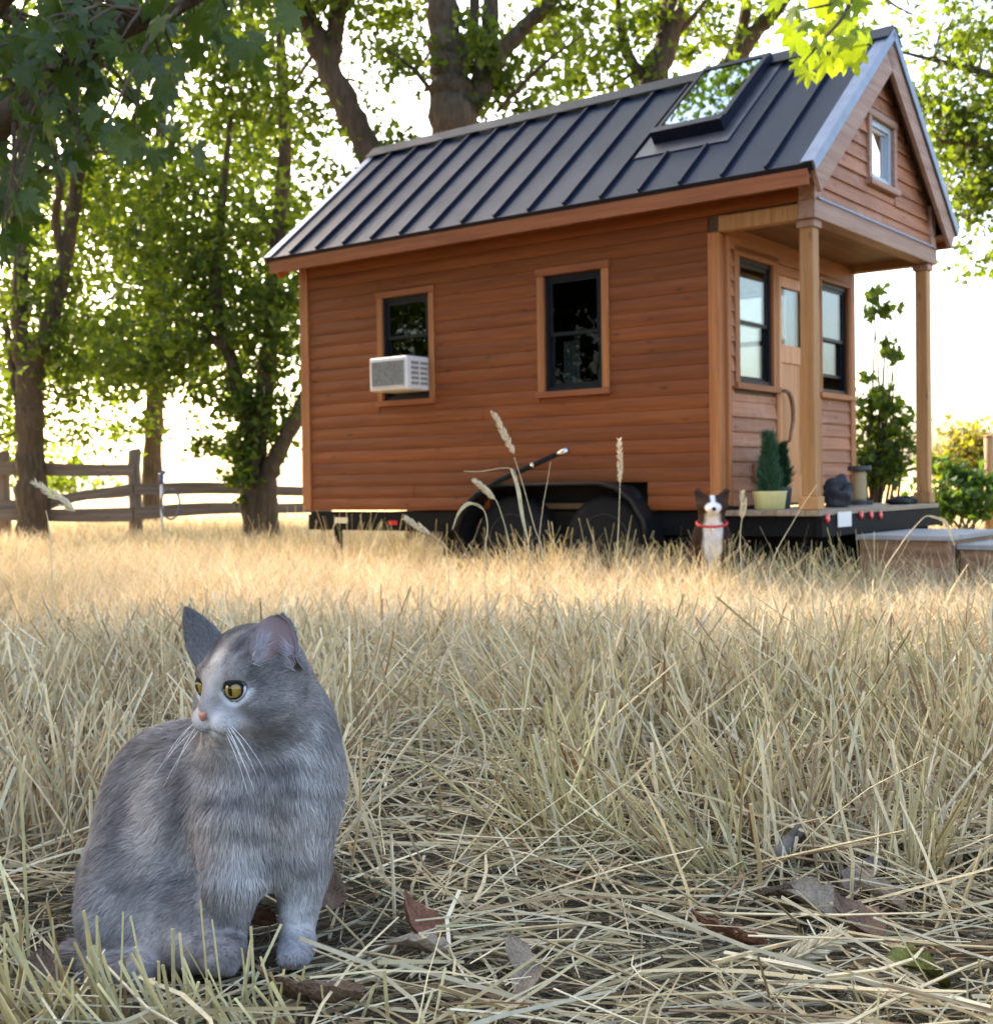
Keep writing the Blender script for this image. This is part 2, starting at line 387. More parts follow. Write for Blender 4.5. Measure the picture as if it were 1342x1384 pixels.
# corner boards and frieze
hbox('corner_board', 'trim_v', -.034, .004, L-.068, L+.034, ZB-.004, WT, bev=.003)
hbox('corner_board', 'trim_v', W-.004, W+.034, L-.068, L+.034, ZB-.004, WT, bev=.003)
hbox('corner_board', 'trim_v', -.034, .05, RC-.012, RC+.068, ZB, ZG-.001, bev=.004)
hbox('corner_board', 'trim_v', .052, .098, RC-.038, RC+.02, ZB+.03, ZG-.002, bev=.003)
hbox('corner_board', 'trim_v', W-.06, W+.034, RC-.036, RC+.078, ZB, ZG-.001, bev=.003)
hbox('corner_board', 'rake', -.034, .072, -.040, .07, ZG+.118, ZE+.16, bev=.003)
hbox('corner_board', 'rake', W-.072, W+.034, -.040, .07, ZG+.118, ZE+.16, bev=.003)
hbox('porch_beam', 'post', -.036, .052, .072, RC-.014, ZG-.002, ZG+.099, bev=.004)
hbox('porch_beam', 'post', W-.052, W+.036, .072, RC-.014, ZG-.002, ZG+.099, bev=.004)
hbox('porch_beam', 'rake', -.042, W+.042, -.044, .070, ZG-.001, ZG+.116, bev=.004)
hbox('frieze_board', 'trim_x', .098, W-.06, RC-.034, RC+.002, ZG-.10, ZG+.05)
hbox('drip_moulding', 'raketrim', .0, W, -.056, -.044, ZG+.120, ZG+.132)
# porch posts with base and capital
for x in (0.0, W-.105):
    p = hbox('porch_post', 'post', x+.005, x+.100, -.01, .085, ZB+.09, ZG-.051, bev=.006)
    hbox('post_base', 'post', x-.012, x+.117, -.027, .102, ZB+.002, ZB+.091, bev=.006, parent=p)
    hbox('post_capital', 'rake', x-.010, x+.115, -.025, .100, ZG-.052, ZG-.0015, bev=.005, parent=p)
# deck
for i in range(7):
    y0 = -.05+i*.1; hbox('deck_board', 'deck', -.03, W+.03, y0, y0+.096, ZB-.036, ZB, bev=.003)
# recessed front: windows, door
def trim_frame(parent, axis, fixed, out, o, t, th, mats, head=.0, sill=True, name='trim_board'):
    """casing round an opening: two jambs, a head and a sill"""
    def bx(nm, mat, u0, u1, z0, z1, d):
        f0, f1 = sorted((fixed, fixed+out*d))
        if axis == 1: return box(nm, M[mat], parent, f0, f1, u0, u1, z0, z1, bev=.003)
        return box(nm, M[mat], parent, u0, u1, f0, f1, z0, z1, bev=.003)
    bx(name, mats[0], o[0]-t, o[0], o[2], o[3], th); bx(name, mats[0], o[1], o[1]+t, o[2], o[3], th)
    bx(name, mats[1], o[0]-t-.012, o[1]+t+.012, o[3]+.001, o[3]+t+head, th+.004)
    if sill: bx('sill', mats[1], o[0]-t-.012, o[1]+t+.012, o[2]-.045, o[2]-.001, th+.022)
def sash_window(axis, fixed, out, o, glassm='glass', meet=.5, open_by=0.):
    win = empty('window', (0, 0, 0), 0, house); cx = []
    def bx(nm, mat, u0, u1, z0, z1, d0, d1):
        f0, f1 = sorted((fixed+out*d0, fixed+out*d1))
        if axis == 1: return box(nm, M[mat], win, f0, f1, u0, u1, z0, z1)
        return box(nm, M[mat], win, u0, u1, f0, f1, z0, z1)
    u0, u1, z0, z1 = o; t = .032
    m = MB()
    for b in ((u0, u0+t, z0, z1), (u1-t, u1, z0, z1), (u0+t, u1-t, z0, z0+t), (u0+t, u1-t, z1-t, z1)):
        f0, f1 = sorted((fixed+out*-.048, fixed+out*.006))
        m.box(*((f0, f1)+b[:2]+b[2:] if axis == 1 else b[:2]+(f0, f1)+b[2:]))
    m.build('window_frame', M['black'], win)
    zm = z0+(z1-z0)*meet
    for lo, hi, d0 in ((z0+t+open_by, zm+.02+open_by, -.040), (zm-.02, z1-t, -.020)):
        m = MB(); s = .026; a0, a1 = u0+t+.001, u1-t-.001; f0, f1 = sorted((fixed+out*(d0), fixed+out*(d0+.016)))
        for b in ((a0, a0+s, lo, hi), (a1-s, a1, lo, hi), (a0+s, a1-s, lo, lo+s), (a0+s, a1-s, hi-s, hi)):
            m.box(*((f0, f1)+b if axis == 1 else b[:2]+(f0, f1)+b[2:]))
        m.build('sash', M['black'], win)
        bx('pane', glassm, a0+s, a1-s, lo+s, hi-s, d0+.006, d0+.010)
    return win
w = sash_window(1, 0, -1, W1, meet=.62, open_by=.0); trim_frame(w, 1, 0, -1, W1, .052, .036, ('trim_v', 'trim_y'))
w = sash_window(1, 0, -1, W2); trim_frame(w, 1, 0, -1, W2, .058, .036, ('trim_v', 'trim_y'))
w = sash_window(0, RC, -1, FW1, 'frontglass'); trim_frame(w, 0, RC, -1, FW1, .07, .030, ('trim_v', 'trim_x'))
w = sash_window(0, RC, -1, FW2, 'frontglass', open_by=.10); trim_frame(w, 0, RC, -1, FW2, .055, .030, ('trim_v', 'trim_x'))
w = sash_window(1, W, 1, FAR1, 'frontglass'); trim_frame(w, 1, W, 1, FAR1, .05, .036, ('trim_v', 'trim_y'))
# loft window in the gable
lw = empty('window', (0, 0, 0), 0, house); u0, u1, z0, z1 = GW
m = MB(); t = .045
for b in ((u0, u0+t, z0, z1), (u1-t, u1, z0, z1), (u0+t, u1-t, z0, z0+t), (u0+t, u1-t, z1-t, z1)): m.box(*b[:2], -.012, .04, *b[2:])
m.build('window_frame', plain('pale_window_frame', (.42, .48, .55), .4, .2, .08), lw)
m = MB(); s = .02
for b in ((u0+t, u0+t+s, z0+t, z1-t), (u1-t-s, u1-t, z0+t, z1-t), (u0+t+s, u1-t-s, z0+t, z0+t+s), (u0+t+s, u1-t-s, z1-t-s, z1-t)): m.box(*b[:2], .006, .03, *b[2:])
m.build('sash', bpy.data.materials['pale_window_frame'], lw)
box('pane', glass('loft_window_glass', (.5, .55, .55), 9.0), lw, u0+t+s, u1-t-s, .016, .020, z0+t+s, z1-t-s)
trim_frame(lw, 0, 0, -1, GW, .055, .040, ('rake', 'rake'))
# door
door = empty('door', (0, 0, 0), 0, house)
d0, d1, dz0, dz1 = FDOOR; D0 = (d0+.045, d0+.115+.10, 1.60, 2.19)
m = MB(); gx0, gx1, gz0, gz1 = d0+.05, d0+.42, 1.77, 2.195
m.box(d0+.002, gx0, RC-.022, RC+.02, dz0, dz1-.002); m.box(gx1, d1-.002, RC-.022, RC+.02, dz0, dz1-.002)
m.box(gx0, gx1, RC-.022, RC+.02, gz1, dz1-.002); m.box(gx0, gx1, RC-.0221, RC+.02, 1.64, gz0); m.box(gx0, gx1, RC-.022, RC+.02, dz0, dz0+.2)
m.build('door_frame', M['door'], door)
box('door_panel', M['door'], door, gx0+.002, gx1-.002, RC-.008, RC+.012, dz0+.2, 1.64)
box('pane', M['frontglass'], door, gx0, gx1, RC-.004, RC+.002, gz0, gz1)
trim_frame(door, 0, RC, -1, FDOOR, .05, .030, ('trim_v', 'trim_x'), sill=False)
hp = [hhit(px, py, 1, RC-.06) for px, py in ((1061, 528), (1066, 530), (1070, 540), (1072, 555), (1072, 570), (1069, 585), (1067, 596))]
hp = [hp[0]+np.array([0, .035, 0])]+hp+[hp[-1]+np.array([0, .035, -.01])]
MB().tube(hp, [.012, .014, .017, .018, .017, .016, .014, .012, .010], 8).build('door_handle', plain('driftwood_handle', (.22, .10, .045), .5), door, True)
# small cat flap / vent low on the front wall
v = MB(); v.box(.432, .607, RC-.045, RC-.026, .760, .785); v.box(.432, .607, RC-.045, RC-.026, .865, .89); v.box(.432, .457, RC-.045, RC-.026, .785, .865); v.box(.582, .607, RC-.045, RC-.026, .785, .865)
vt = v.build('wall_vent', M['trim_x'], house); box('vent_flap', M['steelblack'], vt, .457, .582, RC-.036, RC-.027, .785, .865)
# ------------------------------------------------------------------ roof
y0r, y1r = -RF, L+RB; NP = 16; pw = (y1r-y0r)/NP
def slope_box(m, side, u0, u1, y0, y1, h0, h1):
    """u: horizontal run from the eave (0) to the ridge; h: height over the roof plane (perpendicular)"""
    nx, nz = -SL/math.hypot(1, SL), 1/math.hypot(1, SL); V = []
    for u in (u0, u1):
        for y in (y0, y1):
            for h in (h0, h1):
                x = -EV+u+nx*h; z = ZE+SL*u+nz*h
                V.append((x if side == 0 else W-x, y, z))
    m.add(V, [(0, 1, 3, 2), (4, 6, 7, 5), (0, 4, 5, 1), (2, 3, 7, 6), (0, 2, 6, 4), (1, 5, 7, 3)]); return m
RUN = W/2+EV
SKY = (.54, 1.36, .74, 1.30)                            # run from, run to, y from, y to
for side in (0, 1):
    m = slope_box(MB(), side, .012, RUN-.004, y0r+.012, y1r-.012, -.060, -.012); m.build('roof_deck', M['interior'], house)
    for i in range(NP):
        slope_box(MB(), side, -.004, RUN-.003, y0r+i*pw+.002, y0r+(i+1)*pw-.002, -.010, float(rng.uniform(-.0012, .0012))).build('roof_panel', M['roof'], house)
        if i:
            yy = y0r+i*pw; sk = side == 0 and SKY[2]-.05 < yy < SKY[3]+.05
            for a, b in ([(-.006, SKY[0]-.14), (SKY[1]+.03, RUN-.06)] if sk else [(-.006, RUN-.03)]):
                slope_box(MB(), side, a, b, yy-.008, yy+.008, .001, .030).build('roof_seam', M['seam'], house)
    for yy, nm in ((y0r, 0), (y1r, 1)):
        o = -1 if nm == 0 else 1
        m = slope_box(MB(), side, -.01, RUN-.001, min(yy, yy+o*.014), max(yy, yy+o*.014), -.052, .012)
        slope_box(m, side, -.01, RUN-.001, min(yy+o*.014, yy-o*.075), max(yy+o*.014, yy-o*.075), .0122, .016)
        m.build('rake_flashing', M['raketrim'], house)
        m = slope_box(MB(), side, .004, RUN-.002, min(yy-o*.004, yy-o*.034), max(yy-o*.004, yy-o*.034), -.215, -.0605)
        m.build('rake_board', M['rake' if nm == 0 else 'trim_x'], house)
    m = slope_box(MB(), side, -.014, -.005, y0r, y1r, -.050, .006); m.build('drip_edge', M['seam'], house)
# ridge cap
m = MB()
for side in (0, 1): slope_box(m, side, RUN-.13, RUN+.006, y0r-.018, y1r+.018, .031, .038)
m.build('ridge_cap', M['seam'], house)
# fascia and soffit
for side in (0, 1):
    mx = (lambda x: x) if side == 0 else (lambda x: W-x)
    a, b = sorted((mx(-EV-.001), mx(-EV+.026))); hbox('fascia', 'trim_y', a, b, y0r+.036, y1r-.036, ZE-.135, ZE-.036)
    a, b = sorted((mx(-EV+.028), mx(-.006))); hbox('soffit', 'ceil', a, b, y0r+.036, y1r-.036, WT-.010, WT+.008)
# soffit under the front rake
for side in (0, 1): slope_box(MB(), side, .06, RUN-.02, y0r+.035, -.046, -.075, -.0615).build('soffit', M['ceil'], house)
# skylight
sky = empty('skylight', (0, 0, 0), 0, house); a0, a1, b0, b1 = SKY
m = MB()
slope_box(m, 0, a0, a0+.06, b0, b1, .002, .105); slope_box(m, 0, a1-.045, a1, b0, b1, .002, .086)
slope_box(m, 0, a0+.06, a1-.045, b0, b0+.04, .002, .090); slope_box(m, 0, a0+.06, a1-.045, b1-.03, b1, .002, .086)
m.build('skylight_frame', M['seam'], sky); slope_box(MB(), 0, a0+.061, a1-.046, b0+.041, b1-.041, .070, .078).build('skylight_pane', M['skyglass'], sky)
m = MB(); slope_box(m, 0, a0-.13, a0-.001, b0-.09, b1+.09, .003, .012); slope_box(m, 0, a0-.001, a1+.06, b0-.09, b0-.001, .003, .011); slope_box(m, 0, a0-.001, a1+.06, b1+.001, b1+.09, .003, .011)
m.build('skylight_flashing', plain('lead_flashing', (.085, .088, .10), .42, .6, .2, 8.), sky)
# interior floor, loft, table edge seen through the window
hbox('floor', 'interior', .05, W-.05, RC+.05, L-.05, ZB+.01, ZB+.05)
hbox('loft_floor', 'interior', .052, W-.052, RC+1.5, L-.052, 2.42, 2.46)
hbox('counter', 'interior', .06, .55, 1.7, 3.1, 1.36, 1.40)
m = MB()
for i in range(7):
    yy = 1.90+i*.020; m.box(.16+.012*(i % 2), .165+.012*(i % 2), yy, yy+.0205, 1.52, 1.84)
m.build('curtain', M['curtain'], house)
# ------------------------------------------------------------------ trailer
m = MB(); m.box(.03, .09, -.02, L+.03, .40, ZB-.038); m.box(W-.09, W-.03, -.02, L+.03, .40, ZB-.038)
for y in np.linspace(.05, L-.1, 9): m.box(.09, W-.09, y, y+.05, .42, ZB-.039)
m.build('trailer_frame', M['steelblack'], house)
hbox('trailer_skirt', 'steelblack', .02, .028, RC+.1, L-.01, .44, ZB-.012)
bp = hbox('rear_bumper', 'steelblack', -.01, W+.01, -.062, -.022, .40, .53)
for px in (1163.5, 1177, 1189.5):
    h = hhit(px, 696, 1, -.066); MB().lathe([(.0, -.006), (.028, -.006), (.030, .0), (.028, .006), (0, .006)], (h[0], -.068, h[2]), 12, 1).build('tail_light', M['red'], bp, True)
h = hhit(1113, 701, 1, -.066); MB().lathe([(.0, -.006), (.030, -.006), (.032, .0), (.03, .006), (0, .006)], (h[0]+.06, -.068, h[2]), 12, 1).build('tail_light', M['red'], bp, True)
h = hhit(1140, 702, 1, -.07); box('number_plate', M['white'], bp, h[0]-.10, h[0]+.13, -.075, -.068, h[2]-.05, h[2]+.05, bev=.002)
for yc, xw in ((2.36, 0.), (1.53, 0.), (2.36, W), (1.53, W)):
    wh = empty('wheel', (0, 0, 0), 0, house)
    MB().lathe([(.20, -.11), (.30, -.115), (.335, -.09), (.342, -.04), (.342, .04), (.335, .09), (.30, .115), (.20, .11)], (xw, yc, .342), 32, 0).build('tyre', M['rubber'], wh, True)
    rm = MB().lathe([(0, -.075), (.05, -.085), (.07, -.070), (.11, -.055), (.15, -.075), (.20, -.095), (.21, -.105), (.205, -.118), (.20, -.1)], (xw, yc, .342), 32, 0)
    rm.build('rim', M['rim'], wh, True)
    if xw == 0:
        MB().lathe([(.0, -.10), (.035, -.10), (.04, -.092), (.04, -.07)], (0, yc, .342), 16, 0).build('hub_cap', M['rim'], wh, True)
        for a in range(5): MB().tube([(-.078, yc+.062*math.cos(a*1.257), .342+.062*math.sin(a*1.257)), (-.098, yc+.062*math.cos(a*1.257), .342+.062*math.sin(a*1.257))], .009, 6).build('lug_nut', M['chrome'], wh)
arch = [(2.84, .22), (2.775, .50), (2.68, .66), (2.56, .745), (2.44, .775), (1.50, .775), (1.37, .745), (1.25, .66), (1.155, .52), (1.12, .36)]
inner = [(y+(-.02 if y > 1.95 else .02), z-.02) for y, z in arch]
MB().prism(arch+inner[::-1], 0, -.20, .04).build('fender', M['fender'], house)
lip = MB().tube([(-.20, y, z-.008) for y, z in arch], .013, 8); lip.build('fender_lip', M['fender'], house, True)
hbox('wheel_well', 'steelblack', .125, .135, 1.22, 2.62, .30, .775)
hbox('wheel_well', 'steelblack', .036, .134, 1.205, 1.218, .50, .775); hbox('wheel_well', 'steelblack', .036, .134, 2.622, 2.634, .50, .775)
jk = MB(); jk.box(.08, .13, 4.36, 4.41, .05, .42); jk.box(.03, .18, 4.31, 4.46, .02, .05); jk.build('stabiliser_jack', M['steelblack'], house)
hbox('light_block_panel', 'steelblack', W-.03, W-.02, .02, L-.02, .02, .44)  # dark sheet added on the far side to block light under the trailer
hbox('dark_filler_block', 'steelblack', .9, 1.9, 2.9, 3.9, .12, .42, bev=.03)  # added dark block, fills the bright gap under the trailer
hbox('dark_filler_box', 'rubber', .5, 1.1, .3, 1.0, .06, .40, bev=.02)  # added dark box, keeps the space under the deck black
for yc in (2.36, 1.53): MB().tube([(.10, yc, .33), (W-.10, yc, .33)], .035, 8).build('axle', M['steelblack'], house, True)
ml = MB().box(.012, .019, 3.62, 3.72, .45, .485).build('side_marker', M['red'], house)
ml = MB().box(.012, .019, 4.18, 4.34, .46, .51).build('label_plate', M['chrome'], house)

# ------------------------------------------------------------------ things at the house
def child_of_house_frame(name, x, y, z): return empty(name, tuple(hworld(x, y, z)), HA)
# window air conditioner (local frame as the house, origin at its lower wall side)
ac = child_of_house_frame('air_conditioner', 0, 3.225, 1.53)
tag(ac, 'white window air conditioner sticking out below the raised sash of the left window', 'air conditioner')
D_, WD, HT = .285, .40, .265
MB().box(-D_, .10, 0, WD, 0, HT, bev=.010).build('case', M['white'], ac)
box('coil', M['steelblack'], ac, -D_-.004, -D_-.001, .03, WD-.03, .03, HT-.03)
for i in range(17): box('grille_slat', M['greyplastic'], ac, -D_-.010, -D_-.005, .03+i*.0202, .03+i*.0202+.013, .03, HT-.03)
for z in (.030, HT-.036): box('grille_rail', M['white'], ac, -D_-.012, -D_-.0105, .026, WD-.026, z, z+.006)
for k in range(2):
    for i in range(5): box('side_louvre', M['greyplastic'], ac, -D_+.05+k*.11, -D_+.14+k*.11, -.004, -.001, .04+i*.040, .04+i*.040+.024)
MB().box(.0, .03, -.014, WD+.09, HT+.001, HT+.020).build('mounting_rail', M['black'], ac)
box('accordion_panel', M['black'], ac, .005, .018, WD+.001, WD+.085, .0, HT)
# black pipe leaning over the fender
pp = [(-.225, 2.80, .40), (-.225, 2.72, .60), (-.215, 2.60, .70), (-.20, 2.40, .80), (-.19, 2.10, .905), (-.18, 1.88, .985)]
pp = [hworld(*p) for p in pp]
pipe = empty('black_pipe', tuple(pp[0])); tag(pipe, 'curved black pipe with a shiny end leaning up the wall over the wheel fender', 'pipe')
MB().tube([p-pp[0] for p in pp], [.020, .022, .022, .021, .020, .019], 10).build('pipe_body', M['rubber'], pipe, True)
q = [hworld(-.178, 1.87, .987)-pp[0], hworld(-.172, 1.79, 1.012)-pp[0]]
MB().tube([q[0], (q[0]+q[1])/2, q[1]], [.021, .024, .024], 10).build('metal_end', M['chrome'], pipe, True)
MB().tube([pp[4]-pp[0], (pp[4]*.9+pp[5]*.1)-pp[0]], .023, 10).build('clamp_ring', M['chrome'], pipe, True)
# white bottle inside the right side window
b = child_of_house_frame('white_bottle', .07, 1.645, 1.487+.003)
tag(b, 'small white bottle standing inside the right side window', 'bottle')
MB().lathe([(.028, 0), (.03, .01), (.03, .10), (.018, .125), (.014, .13), (.014, .15)], n=16).build('bottle_body', M['white'], b, True)
MB().lathe([(.015, .151), (.015, .172)], n=16).build('cap', M['greyplastic'], b, True)
box('bottle_shelf', M['interior'], house, .052, .12, 1.58, 2.09, 1.465, 1.487)

# ------------------------------------------------------------------ leaf ribbons for potted plants
def ribbons(P, hw, prof):
    """P (N,K,3) centre lines, hw (N,3) half width vectors, prof (K) -> verts, quads"""
    Nn, K, _ = P.shape; prof = np.asarray(prof)
    V = np.empty((Nn, K, 2, 3)); V[:, :, 0] = P-hw[:, None]*prof[None, :, None]; V[:, :, 1] = P+hw[:, None]*prof[None, :, None]
    base = (np.arange(Nn)*K*2)[:, None]+2*np.arange(K-1)[None]; base = base.ravel()
    return V.reshape(-1, 3), np.stack([base, base+1, base+3, base+2], 1)
def unit(v): return v/(np.linalg.norm(v, axis=-1, keepdims=True)+1e-9)
def rdir(n): return unit(rng.normal(size=(n, 3)))
def bushy(n, h, r0, r1, ln, w, up=.5):
    """needle-like leaves round an upright stem"""
    t = rng.random(n)**.8; a = rng.random(n)*2*np.pi; rad = (r0+(r1-r0)*t)*np.sqrt(rng.random(n))*.6
    B = np.stack([rad*np.cos(a), rad*np.sin(a), t*h], 1); d = unit(np.stack([np.cos(a), np.sin(a), np.full(n, up)], 1)+.35*rng.normal(size=(n, 3)))
    l = ln*(.6+.6*rng.random(n))[:, None]*(1-.35*t)[:, None]
    P = np.stack([B, B+d*l*.55, B+d*l+np.array([0, 0, .25])*l], 1); hw = unit(np.cross(d, rdir(n)))*w
    return ribbons(P, hw, [1, .9, .1])
M['needle'] = attr_mat('grey_green_needles', .6, .3, .25); M['leafgreen'] = attr_mat('garden_leaves', .5, .4, .4, (1.6, 1.5, .6))
def leafcol(n, k, lo, hi):
    t = rng.random(n)[:, None]; c = np.array(lo)*(1-t)+np.array(hi)*t; return np.repeat(c, k, 0)
POTS = plain('pale_yellow_glaze', (.72, .66, .30), .45, 0, .08)
def deck_at(px, py): return hhit(px, py, 2, ZB)[:2]
def potted(name, xy, pot, h, r0, r1, lo, hi, label, n=2600):
    r = child_of_house_frame(name, *xy, ZB+.001); tag(r, label, 'plant', 'potted plants on the porch')
    pr, ph = pot; x0 = xy[0]*9
    p = MB().lathe([(pr*.80, 0), (pr*.86, .006), (pr, ph*.92), (pr*1.04, ph), (pr*.95, ph), (pr*.9, ph-.02), (.0, ph-.022)], n=28).build('pot', POTS if name == 'potted_plant' else M['rim'], r, True)
    V, F = bushy(n, h, r0, r1, .075, .0034, .9); sway = np.stack([.006*np.sin(V[:, 2]*23+x0), .006*np.sin(V[:, 2]*31+1), 0*V[:, 2]], -1); V = V+sway; V = V+np.array([0, 0, ph-.02])
    link('foliage', npmesh('foliage', V, [F], leafcol(n, 6, lo, hi)), r, M['needle'])
    MB().tube([(0, 0, ph-.03), (.006, 0, ph+h*.5), (0, .004, ph+h*.92)], [.010, .007, .003], 6).build('stem', M['interior'], r, True)
potted('potted_plant', (.20, .40), (.115, .125), .40, .085, .018, (.03, .085, .045), (.10, .21, .11), 'bushy green plant in a pale yellow pot on the porch deck')
potted('potted_shrub', (.50, .47), (.09, .15), .30, .11, .05, (.010, .035, .02), (.03, .085, .035), 'darker bushy plant behind the yellow pot against the front wall')
# saucer
# tan scratching post with a dark platform
sp = child_of_house_frame('scratching_post', 1.72, .36, ZB+.001); tag(sp, 'tan round post with a dark round top standing on the porch', 'scratching post')
k = N('sisal_rope'); wv = k.n('TexWave', bands_direction='Z'); wv.inputs['Scale'].default_value = 28; tc = k.n('TexCoord'); k.l(tc.outputs['Object'], wv.inputs[0])
k.pbr(k.ramp(wv.outputs['Fac'], [(.2, (.30, .20, .10)), (.7, (.55, .41, .23))]), .9, 0, k.bump(wv.outputs['Fac'], .5, .006))
MB().lathe([(.050, .031), (.052, .05), (.052, .24), (.050, .262)], n=20).build('roped_stem', k.m, sp, True)
MB().lathe([(.085, .262), (.090, .268), (.090, .292), (.085, .30)], n=24).build('top_platform', M['rim'], sp)
MB().lathe([(.10, 0), (.10, .030)], n=24).build('base', M['rim'], sp)

# ------------------------------------------------------------------ signed distance shapes -> one continuous body mesh
def s_ell(P, c, r, Rm=None):
    q = P-np.asarray(c, np.float32)
    if Rm is not None: q = q@Rm.astype(np.float32)
    r = np.asarray(r, np.float32); k0 = np.linalg.norm(q/r, axis=-1); k1 = np.linalg.norm(q/(r*r), axis=-1)+1e-6
    return k0*(k0-1)/k1
def s_cone(P, a, b, ra, rb):
    a = np.asarray(a, np.float32); b = np.asarray(b, np.float32); d = b-a; t = np.clip(((P-a)@d)/(d@d+1e-12), 0, 1)
    return np.linalg.norm(P-(a+t[..., None]*d), axis=-1)-(ra+(rb-ra)*t)
def smin(a, b, k):
    h = np.clip(.5+.5*(b-a)/k, 0, 1); return b*(1-h)+a*h-k*h*(1-h)
def surface_net(fn, lo, hi, step):
    lo = np.asarray(lo, float); n = np.ceil((np.asarray(hi)-lo)/step).astype(int)+1
    ax = [lo[i]+step*np.arange(n[i]) for i in range(3)]
    G = np.stack(np.meshgrid(*ax, indexing='ij'), -1).astype(np.float32); D = fn(G)
    s = D < 0; nc = n-1
    acc = np.zeros((*nc, 3)); cnt = np.zeros(nc)
    off = [(i, j, k) for i in (0, 1) for j in (0, 1) for k in (0, 1)]
    sl = lambda o: tuple(slice(o[i], o[i]+nc[i]) for i in range(3))
    for o in off:
        for axi in range(3):
            if o[axi]: continue
            o2 = list(o); o2[axi] = 1; o2 = tuple(o2); d0 = D[sl(o)]; d1 = D[sl(o2)]; m = (d0 < 0) != (d1 < 0)
            t = np.where(m, d0/np.where(m, d0-d1, 1), 0)
            pos = np.zeros((*nc, 3))+np.array(o); pos[..., axi] += t
            acc += pos*m[..., None]; cnt += m
    act = cnt > 0; idx = -np.ones(nc, int); idx[act] = np.arange(act.sum())
    I = np.argwhere(act); V = lo+step*(I+acc[act]/cnt[act][:, None])
    Q = []
    for axi in range(3):
        u, w = [(1, 2), (2, 0), (0, 1)][axi]
        a = [slice(1, nc[i]) if i != axi else slice(0, nc[i]) for i in range(3)]
        b = list(a); b[axi] = slice(1, nc[axi]+1); s0 = s[tuple(a)]; s1 = s[tuple(b)]
        E_ = np.argwhere(s0 != s1); fl = s0[s0 != s1]
        for i in range(3):
            if i != axi: E_[:, i] += 1
        def cid(du, dw):
            e = E_.copy(); e[:, u] -= du; e[:, w] -= dw; return idx[e[:, 0], e[:, 1], e[:, 2]]
        q = np.stack([cid(1, 1), cid(0, 1), cid(0, 0), cid(1, 0)], 1); q[~fl] = q[~fl][:, ::-1]; Q.append(q)
    Q = np.concatenate(Q); Q = Q[(Q >= 0).all(1)]
    return V, Q
def grad(fn, P, h=.002):
    g = np.stack([fn((P+h*e).astype(np.float32))-fn((P-h*e).astype(np.float32)) for e in np.eye(3)], -1); return unit(g)
def vnoise(P, f, seed=0):
    """smooth value noise in -1..1"""
    q = np.asarray(P, float)*f+seed*17.3; i = np.floor(q).astype(int); fr = q-i; fr = fr*fr*(3-2*fr); out = 0
    for o in np.ndindex(2, 2, 2):
        j = i+np.array(o); hsh = np.sin(j[..., 0]*127.1+j[..., 1]*311.7+j[..., 2]*74.7+seed)*43758.5453; hsh = hsh-np.floor(hsh)
        wgt = np.prod(np.where(np.array(o) == 1, fr, 1-fr), -1); out = out+wgt*hsh
    return out*2-1
def fur(V, Q, fn, n, length, flow, color, width, lift=.45, keep=None, var=.64):
    T = np.concatenate([Q[:, [0, 1, 2]], Q[:, [0, 2, 3]]]); A, B, C = V[T[:, 0]], V[T[:, 1]], V[T[:, 2]]
    ar = np.linalg.norm(np.cross(B-A, C-A), axis=1); ti = rng.choice(len(T), n, p=ar/ar.sum()); r1 = np.sqrt(rng.random(n))[:, None]; r2 = rng.random(n)[:, None]
    P = A[ti]*(1-r1)+B[ti]*(r1*(1-r2))+C[ti]*(r1*r2)
    if keep is not None: P = P[keep(P)]
    n = len(P); nr = grad(fn, P); f = flow(P)+.16*rng.normal(size=(n, 3)); t = unit(f-nr*(f*nr).sum(1, keepdims=True))
    lf = lift(P) if callable(lift) else np.full(n, lift); lf = lf[:, None]*(.6+.8*rng.random((n, 1)))
    ln = (length(P)*(.65+.7*rng.random(n)))[:, None]
    d1 = unit(t+nr*lf); d2 = unit(t+nr*lf*.35+np.array([0, 0, -.12]))
    p0 = P-nr*.0008; p1 = p0+d1*ln*.5; p2 = p1+d2*ln*.5
    w = unit(np.cross(d1, nr))*(width(P)*(.7+.6*rng.random(n)))[:, None] if callable(width) else unit(np.cross(d1, nr))*width
    v = np.stack([p0-w, p0+w, p1-w*.85, p1+w*.85, p2], 1).reshape(-1, 3); b = np.arange(n)*5
    c = color(P)*(1-var/2+var*rng.random((n, 1))); c = np.repeat(np.clip(c, 0, 1), 5, 0)
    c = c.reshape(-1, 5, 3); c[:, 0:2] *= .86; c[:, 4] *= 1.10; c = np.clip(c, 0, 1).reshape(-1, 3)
    return v, [np.stack([b, b+1, b+3, b+2], 1), np.stack([b+2, b+3, b+4], 1)], c
M['fur'] = attr_mat('fur', .70, .12, .18)
M['skin'] = attr_mat('fur_underlayer', .8, .1)
M['eyewet'] = attr_mat('eye', .08, .6)

